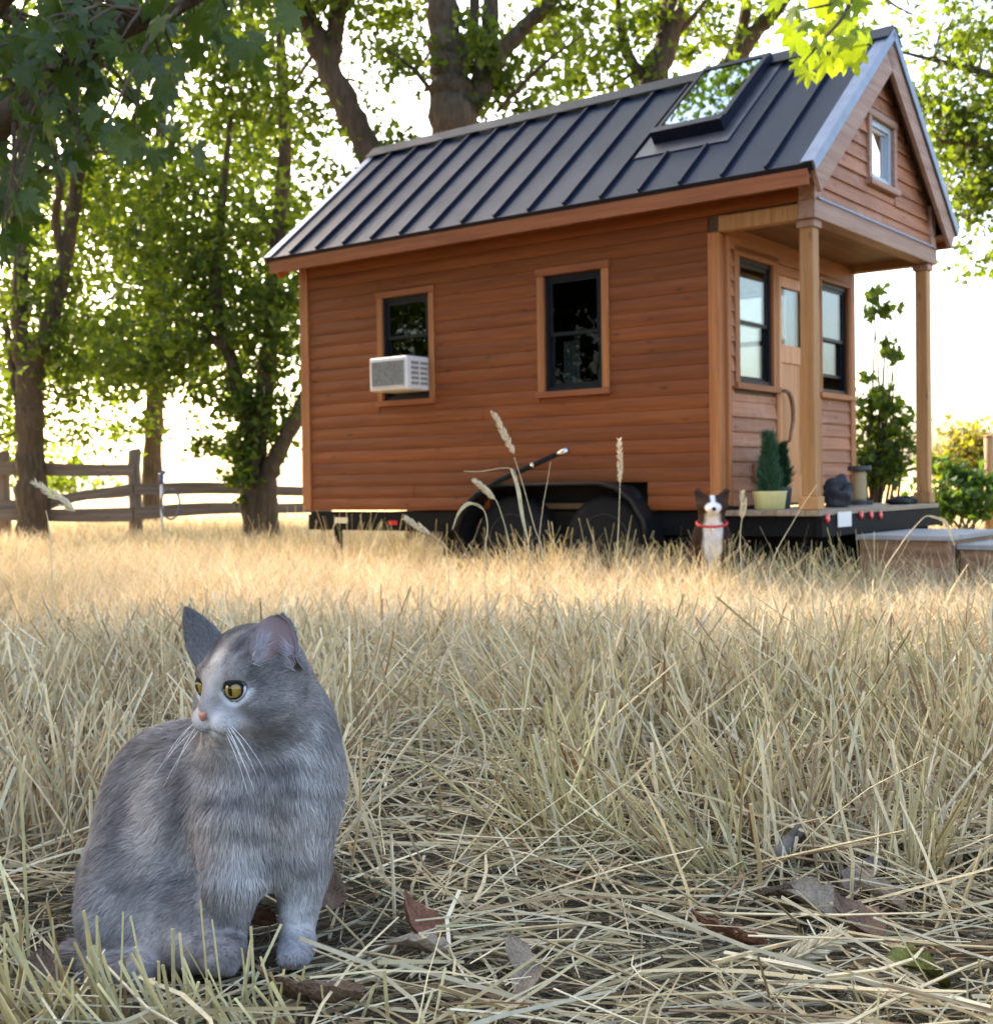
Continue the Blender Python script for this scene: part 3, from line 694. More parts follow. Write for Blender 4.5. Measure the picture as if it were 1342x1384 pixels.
# dark soft bag and flat dark mats on the porch
def soft(name, x, y, r, label, cat, mat, seed, flat=1.):
    o = child_of_house_frame(name, x, y, ZB+.001); tag(o, label, cat)
    def fn(P):
        d = s_ell(P, (0, 0, r[2]*.75), r); d = smin(d, s_ell(P, (r[0]*.5, .02, r[2]*.6), (r[0]*.6, r[1]*.9, r[2]*.75)), .05)
        d = d+.012*np.sin(P[..., 0]*44+seed)*np.sin(P[..., 1]*37)*flat+.008*np.sin(P[..., 2]*70+P[..., 0]*30); return np.maximum(d, -P[..., 2]+.001)
    e = max(r)*1.5; V, Q = surface_net(fn, (-e, -e, -.02), (e, e, r[2]*2.2), max(r)/14)
    link(name+'_body', npmesh(name, V, [Q], smooth=True), o, mat); return o
M['darkcloth'] = plain('dark_grey_cloth', (.035, .033, .038), .85, 0, .5, 25.); M['blackcloth'] = plain('black_cloth', (.018, .017, .018), .9, 0, .4, 20.)
bag = soft('canvas_bag', .90, .20, (.10, .10, .13), 'dark slumped bag on the porch between the near post and the tan post', 'bag', M['darkcloth'], 1.)
MB().tube([(-.075, -.05, .12), (-.06, -.085, .16), (0, -.095, .17), (.05, -.085, .15), (.06, -.06, .10)], .008, 6).build('bag_handle', M['blackcloth'], bag, True)
soft('folded_mat', 1.85, .08, (.19, .09, .030), 'flat black folded cloth lying at the far edge of the porch', 'cloth', M['blackcloth'], 2., .6)

# wooden steps in front of the porch
def step(name, x0, x1, y0, y1, z1, label, nplank=4):
    cx, cy = (x0+x1)/2, (y0+y1)/2; wz = hworld(cx, cy, 0); g = float(ground(wz[0], wz[1])); o = empty(name, (wz[0], wz[1], g), HA); tag(o, label, 'step', 'wooden steps')
    hx, hy, h = (x1-x0)/2, (y1-y0)/2, z1-g
    for y in (-hy, hy-.03): box('side_board', M['step'], o, -hx, hx, y, y+.03, -.03, h-.036, bev=.003)
    for x in (-hx, hx-.03): box('end_board', M['step'], o, x, x+.03, -hy+.031, hy-.031, -.03, h-.036, bev=.003)
    pw_ = 2*hx/nplank
    for i in range(nplank): box('tread_board', M['stepgrey'], o, -hx-.015+i*pw_, -hx-.015+(i+1)*pw_-.006, -hy-.02, hy+.02, h-.034, h, bev=.003)
step('wooden_step', .42, 1.55, -.72, -.14, .40, 'low brown wooden step box with grey boards in front of the porch', 5)
step('wooden_step', .55, 1.45, -1.50, -.76, .34, 'lighter wooden step box farther right at the edge of the picture', 4)

# ------------------------------------------------------------------ fence
fence = empty('rail_fence', tuple(np.array([-6.0, 20.2, 0.]))); FO = np.array([-6.0, 20.2, 0.])
tag(fence, 'weathered grey board fence with wide gaps behind the left trees', 'fence')
def fpost(px, top, D, r=.10):
    p = at(px, top, D); g = float(ground(p[0], p[1])); h = p[2]
    m = MB(); m.tube([(0, 0, g-.15), (.01, 0, g+.4), (-.01, .01, h*.8), (.015, 0, h-.03), (.01, 0, h)], [r*1.1, r, r*.95, r, r*.8], 9)
    o = m.build('fence_post', M['oldpost'], fence, True); o.location = (p[0]-FO[0], p[1]-FO[1], -FO[2]); return p
def frail(pa, pb, Da, Db, wpx):
    a = at(*pa, Da)-FO; b = at(*pb, Db)-FO; d = b-a; Ln = np.linalg.norm(d); h = wpx/FPX*(Da+Db)/2
    m = MB(); n = 9; V = []
    for i in range(n):
        t = i/(n-1); hh = h*(1+.12*math.sin(5*t+pa[1]))/2; dz = .02*math.sin(7*t+pa[0])
        for y_, z_ in ((-.02, -hh), (.02, -hh), (.02, hh), (-.02, hh)): V.append((t*Ln, y_, z_+dz))
    F = [(k*4+i, k*4+(i+1) % 4, k*4+4+(i+1) % 4, k*4+4+i) for k in range(n-1) for i in range(4)]+[(3, 2, 1, 0), (n*4-4, n*4-3, n*4-2, n*4-1)]
    m.add(V, F); o = m.build('fence_rail', M['fence'], fence); o.location = a; o.rotation_euler = (0, -math.asin(d[2]/Ln), math.atan2(d[1], d[0]))
fpost(181, 607, 20, .105); fpost(4, 610, 20.4, .10); fpost(-190, 615, 20.8, .10); fpost(440, 640, 21.0, .09)
frail((-190, 634), (180, 634), 20.65, 19.86, 17); frail((-190, 690), (55, 679), 20.65, 20.2, 13); frail((55, 681), (180, 660), 20.12, 19.86, 15); frail((-190, 700), (180, 694), 20.65, 19.86, 17)
frail((181, 660), (440, 663), 19.86, 20.86, 14); frail((181, 692), (440, 684), 19.86, 20.86, 15)
# yard hydrant with a hose loop by the fence
hp_ = at(219, 700, 18.6); hy = empty('yard_hydrant', (hp_[0], hp_[1], float(ground(hp_[0], hp_[1])))); tag(hy, 'slim blue and white water standpipe with a hose by the fence post', 'standpipe')
MB().tube([(0, 0, 0), (0, 0, .85)], .022, 8).build('standpipe', M['white'], hy, True); MB().tube([(0, 0, .85), (0, 0, 1.0), (.06, -.04, 1.03)], [.035, .04, .03], 8).build('head', plain('blue_paint', (.08, .12, .30), .4), hy, True)
th = np.linspace(0, 2*np.pi, 26); MB().tube([(.16+.13*math.sin(t), -.05-.02*t, .55+.22*math.cos(t)) for t in th], .016, 7).build('hose', plain('grey_blue_hose', (.07, .09, .13), .5), hy, True)

# ------------------------------------------------------------------ trees
M['bark'] = None
k = N('maple_bark'); g = k.noise((9, 9, 1.6), 2.2, 7, .65); b2 = k.noise((1, 1, 1), 1.2, 3)
c = k.ramp(g, [(.3, (.030, .022, .016)), (.52, (.095, .066, .045)), (.75, (.19, .14, .10))]); c = k.mix(.4, c, k.ramp(b2, [(.35, (.06, .05, .03)), (.65, (.15, .10, .065))]))
k.pbr(c, .9, 0, k.bump(g, .9, .04), .15); M['bark'] = k.m
M['leaf'] = attr_mat('maple_leaves', .55, .35, .55, (2.45, 2.3, .55))
M['nearleaf'] = None
def leaf_mat(name, lo, hi, tcol, trans=.5):
    k = N(name); oi = k.n('ObjectInfo'); nz = k.noise((1, 1, 1), 22., 3)
    c = k.ramp(oi.outputs['Random'], [(0, lo), (1, hi)]); c = k.mix(.5, c, k.ramp(nz, [(.35, tuple(v*.75 for v in lo)), (.7, hi)]))
    p = k.pbr(c, .45, 0, k.bump(nz, .2, .004), .4); t = k.n('BsdfTranslucent'); k.l(k.mix(1., c, tcol, 'MULTIPLY'), t.inputs[0]); mx = k.n('MixShader'); mx.inputs[0].default_value = trans
    k.l(p.outputs[0], mx.inputs[1]); k.l(t.outputs[0], mx.inputs[2]); k.l(mx.outputs[0], k.out.inputs[0]); return k.m
M['nearleaf'] = leaf_mat('maple_leaves_close', (.024, .048, .009), (.052, .088, .015), (1.9, 1.8, .4), .42)
M['sunleaf'] = leaf_mat('sunlit_maple_leaves', (.085, .14, .016), (.14, .185, .024), (2.6, 2.5, .5), .6)  # sunlight on these leaves is put into their brighter colour
def spline(pts, n):
    pts = np.asarray(pts, float); K = len(pts); out = []
    P = np.vstack([2*pts[0]-pts[1], pts, 2*pts[-1]-pts[-2]])
    for s in np.linspace(0, K-1, n):
        i = min(int(s), K-2); t = s-i; p0, p1, p2, p3 = P[i], P[i+1], P[i+2], P[i+3]
        out.append(.5*((2*p1)+(-p0+p2)*t+(2*p0-5*p1+4*p2-p3)*t*t+(-p0+3*p1-3*p2+p3)*t**3))
    return np.array(out)
LEAF6 = np.array([(0, 0, 0), (.42, .22, .06), (.20, .48, .03), (0, 1, -.08), (-.20, .48, .03), (-.42, .22, .06)])
def leaf_cloud(C, size, upb=.35):
    n = len(C); nr = unit(rng.normal(size=(n, 3))+np.array([0, 0, upb])); u = unit(np.cross(nr, rdir(n))); v = np.cross(nr, u); s = (size*(.6+.7*rng.random(n)))[:, None, None]
    Vv = C[:, None]+s*(LEAF6[None, :, :1]*u[:, None]+(LEAF6[None, :, 1:2]-.4)*v[:, None]+LEAF6[None, :, 2:]*nr[:, None])
    b = np.arange(n)*6; return Vv.reshape(-1, 3), [np.stack([b, b+1, b+2, b+3], 1), np.stack([b, b+3, b+4, b+5], 1)]
def clumps(blobs):
    """blobs (centre, radii, leaves, leaves per clump, clump radius) -> leaf centres and clump centres"""
    L_, Cc = [], []
    for c, r, n, per, cr in blobs:
        k_ = max(1, int(n/per)); q = rdir(k_)*(rng.random((k_, 1))**.45); cc = np.asarray(c)+q*np.asarray(r); Cc.append(cc)
        i = rng.integers(0, k_, n); sc = (.5+.9*rng.random(k_))[i][:, None]
        L_.append(cc[i]+rng.normal(size=(n, 3))*np.array([1, 1, .62])*cr*sc)
    return np.concatenate(L_), np.concatenate(Cc)
def tree(name, label, base, limbs, blobs, lsize, lo, hi, group=None, cat='tree', twigs=30, minz=None, clear=None):
    """limbs: list of (points, radii) in world space"""
    o = empty(name, tuple(base)); tag(o, label, cat, group); B = np.asarray(base, float)
    allp, allr = [], []
    for i, (pts, rad) in enumerate(limbs):
        n = max(10, len(pts)*6); P = spline(pts, n); R_ = np.interp(np.linspace(0, 1, n), np.linspace(0, 1, len(rad)), rad)
        R_ = R_*(1+.07*np.sin(np.arange(n)*1.7+i)+.05*rng.normal(size=n)); P = P+rng.normal(size=P.shape)*R_[:, None]*.06
        MB().tube(P-B, R_, 12 if i == 0 else 9).build('trunk' if i == 0 else 'limb', M['bark'], o, True)
        allp.append(P); allr.append(R_)
    ap = np.concatenate(allp); ar_ = np.concatenate(allr)
    lc, cc = clumps(blobs)
    if minz is not None: lc = lc[lc[:, 2] > minz]
    if clear is not None: lc = lc[clear(lc)]; cc = cc[clear(cc)]
    if twigs:
        m = MB(); sel = rng.permutation(len(cc))[:twigs]
        for c in cc[sel]:
            d = np.linalg.norm(ap-c, axis=1)+np.where(ap[:, 2] > c[2]+.3, 3., 0); j = int(np.argmin(d)); a = ap[j]; r0 = min(ar_[j]*.5, .012+.012*np.linalg.norm(c-a)); mid = (a+c)/2+np.array([0, 0, -.08])*np.linalg.norm(c-a)+.05*rng.normal(size=3)
            m.tube(spline([a, mid, c], 6)-B, np.linspace(r0, .006, 6), 5)
        if m.V: tag(m.build('twigs', M['bark'], o, True), kind='stuff')
    V, F = leaf_cloud(lc, lsize); c = leafcol(len(lc), 6, lo, hi)
    link('crown', npmesh('crown', V-B, F, c), o, M['leaf']); return o
def P_(px, py, D): return at(px, py, D)
def blob(px, py, rx, ry, D, n, depth=None, per=45, cr=None):
    s = D/FPX; return (at(px, py, D), (rx*s, (depth or max(rx, ry)*s*.8), ry*s), n, per, cr or .34)
def gb(px, D): p = at(px, 700, D); return np.array([p[0], p[1], float(ground(p[0], p[1]))])
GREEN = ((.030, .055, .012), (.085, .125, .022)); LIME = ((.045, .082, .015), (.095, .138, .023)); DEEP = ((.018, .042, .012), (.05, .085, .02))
GRP = 'maples along the fence line'
rr = lambda px, D: px/2/FPX*D
b = gb(45, 20)
tree('maple_tree', 'dark forked maple trunk at the far left in front of the fence', b,
     [([b-[0, 0, .2], P_(43, 640, 20), P_(41, 560, 20), P_(42, 505, 20), P_(66, 440, 20), P_(88, 350, 20), P_(103, 255, 20), P_(125, 120, 19.6), P_(135, -60, 19), P_(140, -260, 18.5)], [.27, .22, .21, .21, .13, .125, .11, .10, .07, .03]),
      ([P_(40, 520, 20), P_(27, 440, 20), P_(28, 360, 20.2), P_(14, 250, 20.4), P_(-25, 100, 20.6), P_(-50, -150, 21)], [.18, .14, .125, .11, .09, .04]),
      ([P_(88, 350, 20), P_(75, 300, 19.8), P_(80, 240, 19.5), P_(60, 120, 19)], [.08, .07, .06, .03]),
      ([P_(36, 600, 20), P_(18, 500, 20.1), P_(5, 420, 20.2)], [.10, .08, .04])],
     [blob(60, 420, 70, 110, 20.3, 1000), blob(90, 60, 140, 80, 20.5, 1600), blob(280, 40, 110, 70, 20.5, 1300), blob(0, 560, 60, 70, 20.5, 600), blob(40, 150, 110, 120, 20, 1900), blob(120, 480, 60, 120, 20.5, 900), blob(160, 250, 90, 100, 20.5, 1100), ((-8.3, 19.3, 11.4), (3.8, 2.4, 1.7), 7000, 60, .42)], .15, *GREEN, GRP, twigs=40)  # last blob: unseen dense crown, placed to shade the roof
b = gb(348, 19)
tree('maple_tree', 'ivy covered maple just left of the house corner', b,
     [([b-[0, 0, .2], P_(342, 660, 19), P_(346, 600, 19), P_(356, 540, 19), P_(366, 450, 19), P_(374, 330, 19), P_(386, 200, 19), P_(380, 60, 19), P_(378, -120, 19)], [.25, .19, .17, .15, .14, .12, .10, .08, .04]),
      ([b+[.16, .02, -.1], P_(360, 660, 18.9), P_(372, 620, 18.9), P_(402, 560, 18.8), P_(428, 490, 18.6), P_(450, 400, 18.4)], [.20, .16, .14, .11, .09, .04]),
      ([P_(346, 600, 19), P_(322, 520, 19), P_(296, 430, 19.1), P_(292, 360, 19.2), P_(300, 280, 19.2), P_(312, 160, 19)], [.13, .11, .10, .09, .07, .03]),
      ([P_(310, 480, 19), P_(270, 440, 19), P_(230, 430, 19)], [.05, .04, .02])],
     [blob(352, 560, 45, 75, 18.9, 1000, cr=.22, per=30), blob(330, 640, 20, 40, 18.8, 260, cr=.10, per=25), blob(300, 480, 90, 70, 19, 1100), blob(380, 430, 60, 90, 19, 1100), blob(260, 330, 100, 110, 19.2, 2300), blob(360, 270, 60, 100, 19.3, 900), blob(200, 480, 90, 70, 19.4, 1100), blob(330, 120, 80, 100, 19.4, 1300), blob(300, 600, 40, 40, 19, 250, cr=.2), ((-3.4, 19, 9.6), (3., 2.6, 2.4), 4500, 60, .45)], .145, *GREEN, GRP, twigs=50)
b = gb(575, 16)
tree('maple_tree', 'thick maple trunk leaning left above the back end of the roof', b,
     [([b-[0, 0, .2], P_(566, 500, 16), P_(545, 300, 16), P_(497, 200, 16), P_(462, 130, 16), P_(435, 70, 16), P_(410, 15, 16), P_(385, -60, 15.8), P_(350, -200, 15.5)], [.27, .23, .20, .175, .165, .155, .145, .12, .05]),
      ([P_(446, 90, 16), P_(452, 50, 16), P_(458, 5, 15.9), P_(475, -80, 15.7), P_(490, -220, 15.5)], [.13, .12, .11, .09, .04])],
     [blob(440, 250, 50, 60, 16.2, 300), blob(400, 130, 50, 80, 17, 420, cr=.3), blob(470, 150, 30, 40, 17, 90, cr=.2), blob(520, 190, 30, 24, 16, 130, cr=.18), blob(440, -10, 70, 45, 16, 420), ((-3.2, 15.5, 8.6), (2.6, 2.2, 1.8), 2600, 60, .42)], .14, *GREEN, GRP, twigs=24)
b = gb(618, 15)
tree('maple_tree', 'big upright maple trunk rising behind the middle of the roof', b,
     [([b-[0, 0, .2], P_(618, 500, 15), P_(616, 250, 15), P_(611, 150, 15), P_(607, 90, 15), P_(600, 30, 15), P_(590, -60, 15), P_(575, -220, 15)], [.34, .30, .28, .27, .235, .20, .16, .06]),
      ([P_(620, 170, 15), P_(648, 120, 15), P_(660, 60, 15), P_(664, 0, 15), P_(672, -150, 15)], [.16, .14, .12, .10, .05]),
      ([P_(652, 110, 15), P_(690, 55, 14.9), P_(725, 20, 14.8), P_(760, -15, 14.7), P_(820, -90, 14.5)], [.11, .095, .085, .07, .03]),
      ([P_(628, 90, 15), P_(640, 30, 15.1), P_(642, -40, 15.2)], [.08, .07, .05]),
      ([P_(672, 150, 15), P_(730, 90, 14.6), P_(790, 45, 14.3)], [.03, .022, .01]),
      ([P_(600, 145, 15), P_(560, 95, 14.8), P_(520, 65, 14.6)], [.035, .025, .012])],
     [blob(655, 80, 26, 85, 14.9, 620, cr=.13, per=25), blob(560, 110, 40, 60, 15, 130, cr=.2), blob(530, 60, 60, 60, 16.5, 260, cr=.3), blob(560, 10, 80, 30, 16.5, 260, cr=.3), blob(700, 110, 60, 50, 15.3, 240, cr=.24), blob(740, 30, 70, 40, 15, 260), ((.2, 14.8, 8.0), (3., 2.2, 1.6), 2200, 60, .42), ((.8, 16., 11.5), (3.4, 2.8, 2.8), 7500, 60, .45)], .135, *GREEN, GRP, twigs=24)
b = gb(870, 17)
tree('maple_tree', 'slimmer maple trunk rising behind the roof left of the skylight', b,
     [([b-[0, 0, .2], P_(872, 400, 17), P_(880, 130, 17), P_(898, 70, 17), P_(908, 20, 17), P_(916, -60, 17), P_(925, -220, 17)], [.26, .22, .19, .175, .16, .12, .05]),
      ([P_(882, 115, 17), P_(852, 80, 17), P_(838, 30, 17), P_(830, -50, 17)], [.09, .075, .06, .03]),
      ([P_(900, 60, 17), P_(930, 30, 17), P_(962, -10, 17)], [.05, .04, .02])],
     [blob(830, 85, 60, 50, 17, 420), blob(770, 60, 70, 60, 17.5, 420, cr=.35), blob(930, 40, 60, 40, 17.5, 260, cr=.3), blob(870, 20, 70, 30, 17, 300), blob(790, 130, 40, 30, 17, 160, cr=.2), ((2.6, 17, 8.6), (2.6, 2.2, 1.6), 1800, 60, .42), ((3.2, 17.5, 12.), (2.8, 2.4, 2.4), 5000, 60, .45)], .14, *LIME, GRP, twigs=22)
b = gb(965, 18)
tree('maple_tree', 'forked maple limbs rising behind the ridge right of the skylight top', b,
     [([b-[0, 0, .2], P_(966, 400, 18), P_(976, 130, 18), P_(994, 80, 18), P_(1018, 45, 18), P_(1048, 12, 18), P_(1085, -40, 18), P_(1130, -140, 18)], [.25, .21, .17, .15, .12, .11, .09, .04]),
      ([P_(992, 80, 18), P_(1003, 40, 18), P_(1008, -10, 18), P_(1005, -130, 18)], [.11, .09, .08, .04])],
     [blob(1000, 20, 60, 30, 18, 160), blob(960, 70, 35, 25, 18, 120, cr=.2), ((4.6, 18, 8.9), (2.6, 2.2, 1.5), 1500, 60, .42)], .14, *LIME, GRP, twigs=20)
b = gb(1480, 19)
tree('maple_tree', 'leafy tree crown hanging behind the gable at the upper right', b,
     [([b-[0, 0, .2], P_(1475, 500, 19), P_(1465, 300, 19), P_(1440, 150, 19), P_(1400, 20, 19), P_(1380, -150, 19)], [.30, .25, .22, .18, .12, .05]),
      ([P_(1465, 300, 19), P_(1400, 240, 18.8), P_(1340, 200, 18.6), P_(1270, 190, 18.5)], [.11, .08, .06, .025]),
      ([P_(1440, 150, 19), P_(1370, 110, 18.8), P_(1300, 90, 18.7), P_(1220, 70, 18.6)], [.10, .08, .05, .02])],
     [blob(1310, 190, 75, 90, 18.8, 1900, per=60), blob(1270, 140, 50, 60, 18.8, 700, cr=.3), blob(1330, 260, 50, 60, 18.8, 700), blob(1290, 60, 60, 40, 18.8, 420, cr=.3), blob(1320, 345, 40, 20, 18.6, 110, cr=.2), blob(1260, 15, 80, 25, 18.8, 260), ((8.3, 18.5, 6.5), (1.6, 2., 2.2), 1500, 60, .42)], .135, *GREEN, GRP, twigs=40)
b = gb(205, 27)
tree('maple_tree', 'bright yellow green backlit tree beyond the fence on the left', b,
     [([b-[0, 0, .2], P_(206, 600, 27), P_(212, 450, 27), P_(205, 330, 27), P_(215, 200, 27), P_(225, 60, 27), P_(230, -150, 27)], [.24, .20, .18, .16, .13, .10, .04]),
      ([P_(212, 450, 27), P_(255, 370, 27), P_(290, 290, 27), P_(305, 200, 27)], [.11, .09, .07, .03]), ([P_(208, 400, 27), P_(160, 340, 27), P_(120, 280, 27)], [.09, .07, .03])],
     [blob(200, 350, 150, 140, 27, 5200, cr=.5), blob(120, 250, 120, 90, 27.5, 1800, cr=.5), blob(130, 480, 90, 80, 27, 1700, cr=.4), blob(260, 470, 80, 70, 27, 1400, cr=.4), blob(320, 200, 90, 100, 27, 2200, cr=.45), blob(370, 360, 50, 120, 27, 1300, cr=.4), blob(170, 590, 60, 30, 27, 160, cr=.35), blob(70, 640, 90, 28, 27.5, 500, cr=.3), ((-8, 27, 11), (4, 3, 3), 3500, 60, .5)], .17, *LIME, GRP, twigs=40)
b = gb(-60, 26)
tree('maple_tree', 'yellow green tree at the left edge behind the dark forked trunk', b,
     [([b-[0, 0, .2], P_(-58, 500, 26), P_(-50, 300, 26), P_(-40, 100, 26), P_(-30, -100, 26)], [.24, .20, .17, .13, .05])],
     [blob(10, 420, 100, 150, 26, 2000, cr=.45), blob(0, 600, 70, 60, 26, 600, cr=.35), ((-12, 26, 8), (3, 3, 4), 4500, 60, .5)], .17, *LIME, GRP, twigs=30)
# unseen trees added left of the view for shade and darker window reflections
for i, (x, y, s) in enumerate(((-19., 18.5, 1.0), (-18.5, 25., 1.1), (-9.6, 12.0, .95), (-11.8, 7.0, .9), (-12.5, -.6, .95))):
    b = np.array([x, y, float(ground(x, y))])
    tree('maple_tree', ['tall unseen maple added for shade well outside the left edge', 'farthest unseen maple added for shade beyond the left edge', 'unseen maple added to shade the foreground, nearest the close limb', 'wide unseen maple added far out to the left to darken window reflections', 'wide unseen maple added behind the camera to darken window reflections'][i], b,
         [([b-[0, 0, .2], b+[.1, 0, 3], b+[-.1, .2, 6], b+[.2, 0, 9.5*s]], [.30, .25, .2, .05]), ([b+[0, 0, 3.2], b+[1.2, .3, 5.2], b+[2., .4, 8*s]], [.15, .11, .04]), ([b+[0, 0, 3.6], b+[-1.2, -.3, 5.5], b+[-2., -.6, 8*s]], [.14, .10, .04])],
         [(b+[0, 0, 7.2*s], (3.3*s, 3.2*s, 3.6*s), 9000, 60, .5), (b+[0, 0, 4.0], (2.4, 2.4, 1.4), 1800, 60, .4)]+([(b+[0, 0, 2.4], (2.6, 3.2, 2.0), 5000, 60, .45)] if i > 2 else []), .18, *GREEN, GRP, twigs=40)

# ------------------------------------------------------------------ close maple leaves (each leaf its own piece)
def maple_mesh(name, curl=.10, seed=0):
    ang = [(-90, .10), (-62, .30), (-48, .42), (-30, .34), (-18, .55), (2, .66), (10, .48), (24, .42), (38, .64), (52, .86), (60, .60), (72, .56), (80, .82), (90, 1.05)]
    pts = [(math.cos(math.radians(a))*r, math.sin(math.radians(a))*r) for a, r in ang]; full = pts+[(-x, y) for x, y in pts[::-1][1:-1]]
    full = [(x*.62*(1+.08*math.sin(i*2.1+seed)), (y+.12)*.62) for i, (x, y) in enumerate(full)]
    V = [(0, .06, 0)]+[(x, y, -curl*(x*x*2.2+.5*y*y)+.03*math.sin(7*x+seed)+.02*math.sin(9*y+seed*2)) for x, y in full]; n = len(full)
    F = [(0, 1+i, 1+(i+1) % n) for i in range(n)]
    b = len(V); V += [(-.008, .02, 0), (.008, .02, 0), (.012, -.42, -.06), (0.0, -.42, -.06)]; F.append((b, b+1, b+2, b+3))
    me = bpy.data.meshes.new(name); me.from_pydata(V, [], F); me.polygons.foreach_set('use_smooth', np.full(len(F), True)); me.update(); return me
def leaf_set(mat): 
    out = []
    for s in range(4):
        me = maple_mesh('maple_leaf', .10+.14*s/3+.1*(s == 2), s); me.materials.append(mat); out.append(me)
    return out
near_leaves = leaf_set(M['nearleaf']); sun_leaves = leaf_set(M['sunleaf'])
def put_leaf(parent, Bp, meshes, p, size, normal=None, droop=None):
    o = bpy.data.objects.new('leaf', meshes[rng.integers(len(meshes))]); col.objects.link(o); o.parent = parent
    tip = unit(np.array([rng.normal()*.55, rng.normal()*.4, -1.0+.5*rng.normal()])) if droop is None else unit(np.asarray(droop, float))
    nr = unit(rng.normal(size=3)+np.array([0, -.8, .5])) if normal is None else unit(np.asarray(normal, float))
    nr = unit(nr-tip*(nr@tip)); x = np.cross(tip, nr)
    o.matrix_local = Matrix(((x[0]*size, tip[0]*size, nr[0]*size, p[0]-Bp[0]), (x[1]*size, tip[1]*size, nr[1]*size, p[1]-Bp[1]), (x[2]*size, tip[2]*size, nr[2]*size, p[2]-Bp[2]), (0, 0, 0, 1)))
    return o
# near maple: trunk out of the picture on the left, its limb and leaves fill the top left corner
nb = np.array([-4.4, 5.6, float(ground(-4.4, 5.6))]); near = empty('maple_tree', tuple(nb)); tag(near, 'close maple whose dark leafy limb hangs into the top left corner', 'tree', GRP)
limb = [nb+[.1, 0, 1.9], P_(-220, 330, 5.0), P_(-60, 215, 4.8), P_(20, 150, 4.6), P_(80, 100, 4.5), P_(170, 40, 4.4), P_(250, 5, 4.3), P_(360, -60, 4.2)]
def treetube(name, pts, rad, parent, B, n=10):
    k_ = len(pts)*6; Pp = spline(pts, k_); Rr = np.interp(np.linspace(0, 1, k_), np.linspace(0, 1, len(rad)), rad)*(1+.06*np.sin(np.arange(k_)*1.3)); return MB().tube(Pp-B, Rr, n).build(name, M['bark'], parent, True), Pp
treetube('trunk', [nb-[0, 0, .2], nb+[.05, 0, 1.5], nb+[0, .1, 3.2], nb+[-.1, .1, 5.4], nb+[.1, 0, 7]], [.26, .22, .18, .12, .04], near, nb, 12)
lo_, lp = treetube('limb', limb, [.12, .085, .07, .055, .045, .03, .022, .012], near, nb)
lo2, lp2 = treetube('limb', [nb+[0, .1, 2.6], P_(-120, 60, 5.2), P_(20, -20, 5.0), P_(140, -60, 4.8), P_(300, -90, 4.6)], [.10, .06, .05, .035, .015], near, nb)
lo3, lp3 = treetube('limb', [nb+[.1, .1, 1.7], P_(-160, 420, 5.4), P_(-70, 350, 5.2), P_(-20, 300, 5.0), P_(30, 250, 4.9)], [.09, .05, .035, .02, .008], near, nb)
twm = MB(); spots = []
for (px, py, rx, ry, n) in ((60, 40, 90, 60, 52), (150, 110, 95, 60, 50), (60, 170, 75, 60, 44), (230, 40, 90, 50, 30), (20, 270, 45, 60, 26), (330, 20, 70, 40, 18), (210, 190, 60, 30, 14), (120, 10, 120, 30, 34), (10, 100, 50, 70, 26)):
    for _ in range(n):
        a = rng.random()*6.283; q = math.sqrt(rng.random()); spots.append((px+rx*q*math.cos(a), py+ry*q*math.sin(a), float(rng.uniform(3.9, 5.6))))
spots += [(22, 400, 4.3), (345, 80, 4.0), (163, 185, 3.6), (140, 180, 3.7), (30, 395, 4.6), (8, 330, 4.5), (390, 40, 4.2), (60, 260, 4.6)]
lpa = np.concatenate([lp, lp2, lp3])
for i, (px, py, D) in enumerate(spots[:300]):
    p = at(px, py, D); put_leaf(lo_, nb, near_leaves, p, float(rng.uniform(.10, .155)))
    if i % 3 == 0:
        j = int(np.argmin(np.linalg.norm(lpa-p, axis=1))); twm.tube(spline([lpa[j], (lpa[j]+p)/2+[0, 0, .06], p], 5)-nb, np.linspace(.010, .003, 5), 5)
tag(twm.build('twigs', M['bark'], near, True), kind='stuff')
lc, cc = clumps([((-5.0, 6.6, 4.6), (2.2, 2.4, 1.6), 5200, 50, .40), ((-3.6, 5.2, 5.2), (2.4, 2., 1.3), 2600, 50, .40), ((-5.6, 7.6, 3.2), (1.4, 1.6, 1.0), 1500, 50, .35)])  # unseen crown outside the view, shaped to shade the foreground
okm = lambda c: (c[:, 0] < -.43*c[:, 1]-.25) | (c[:, 2] > .77+.40*c[:, 1]+.35)
lc = lc[okm(lc)]; V, F = leaf_cloud(lc, .19); link('crown', npmesh('crown', V-nb, F, leafcol(len(lc), 6, *DEEP)), near, M['leaf'])
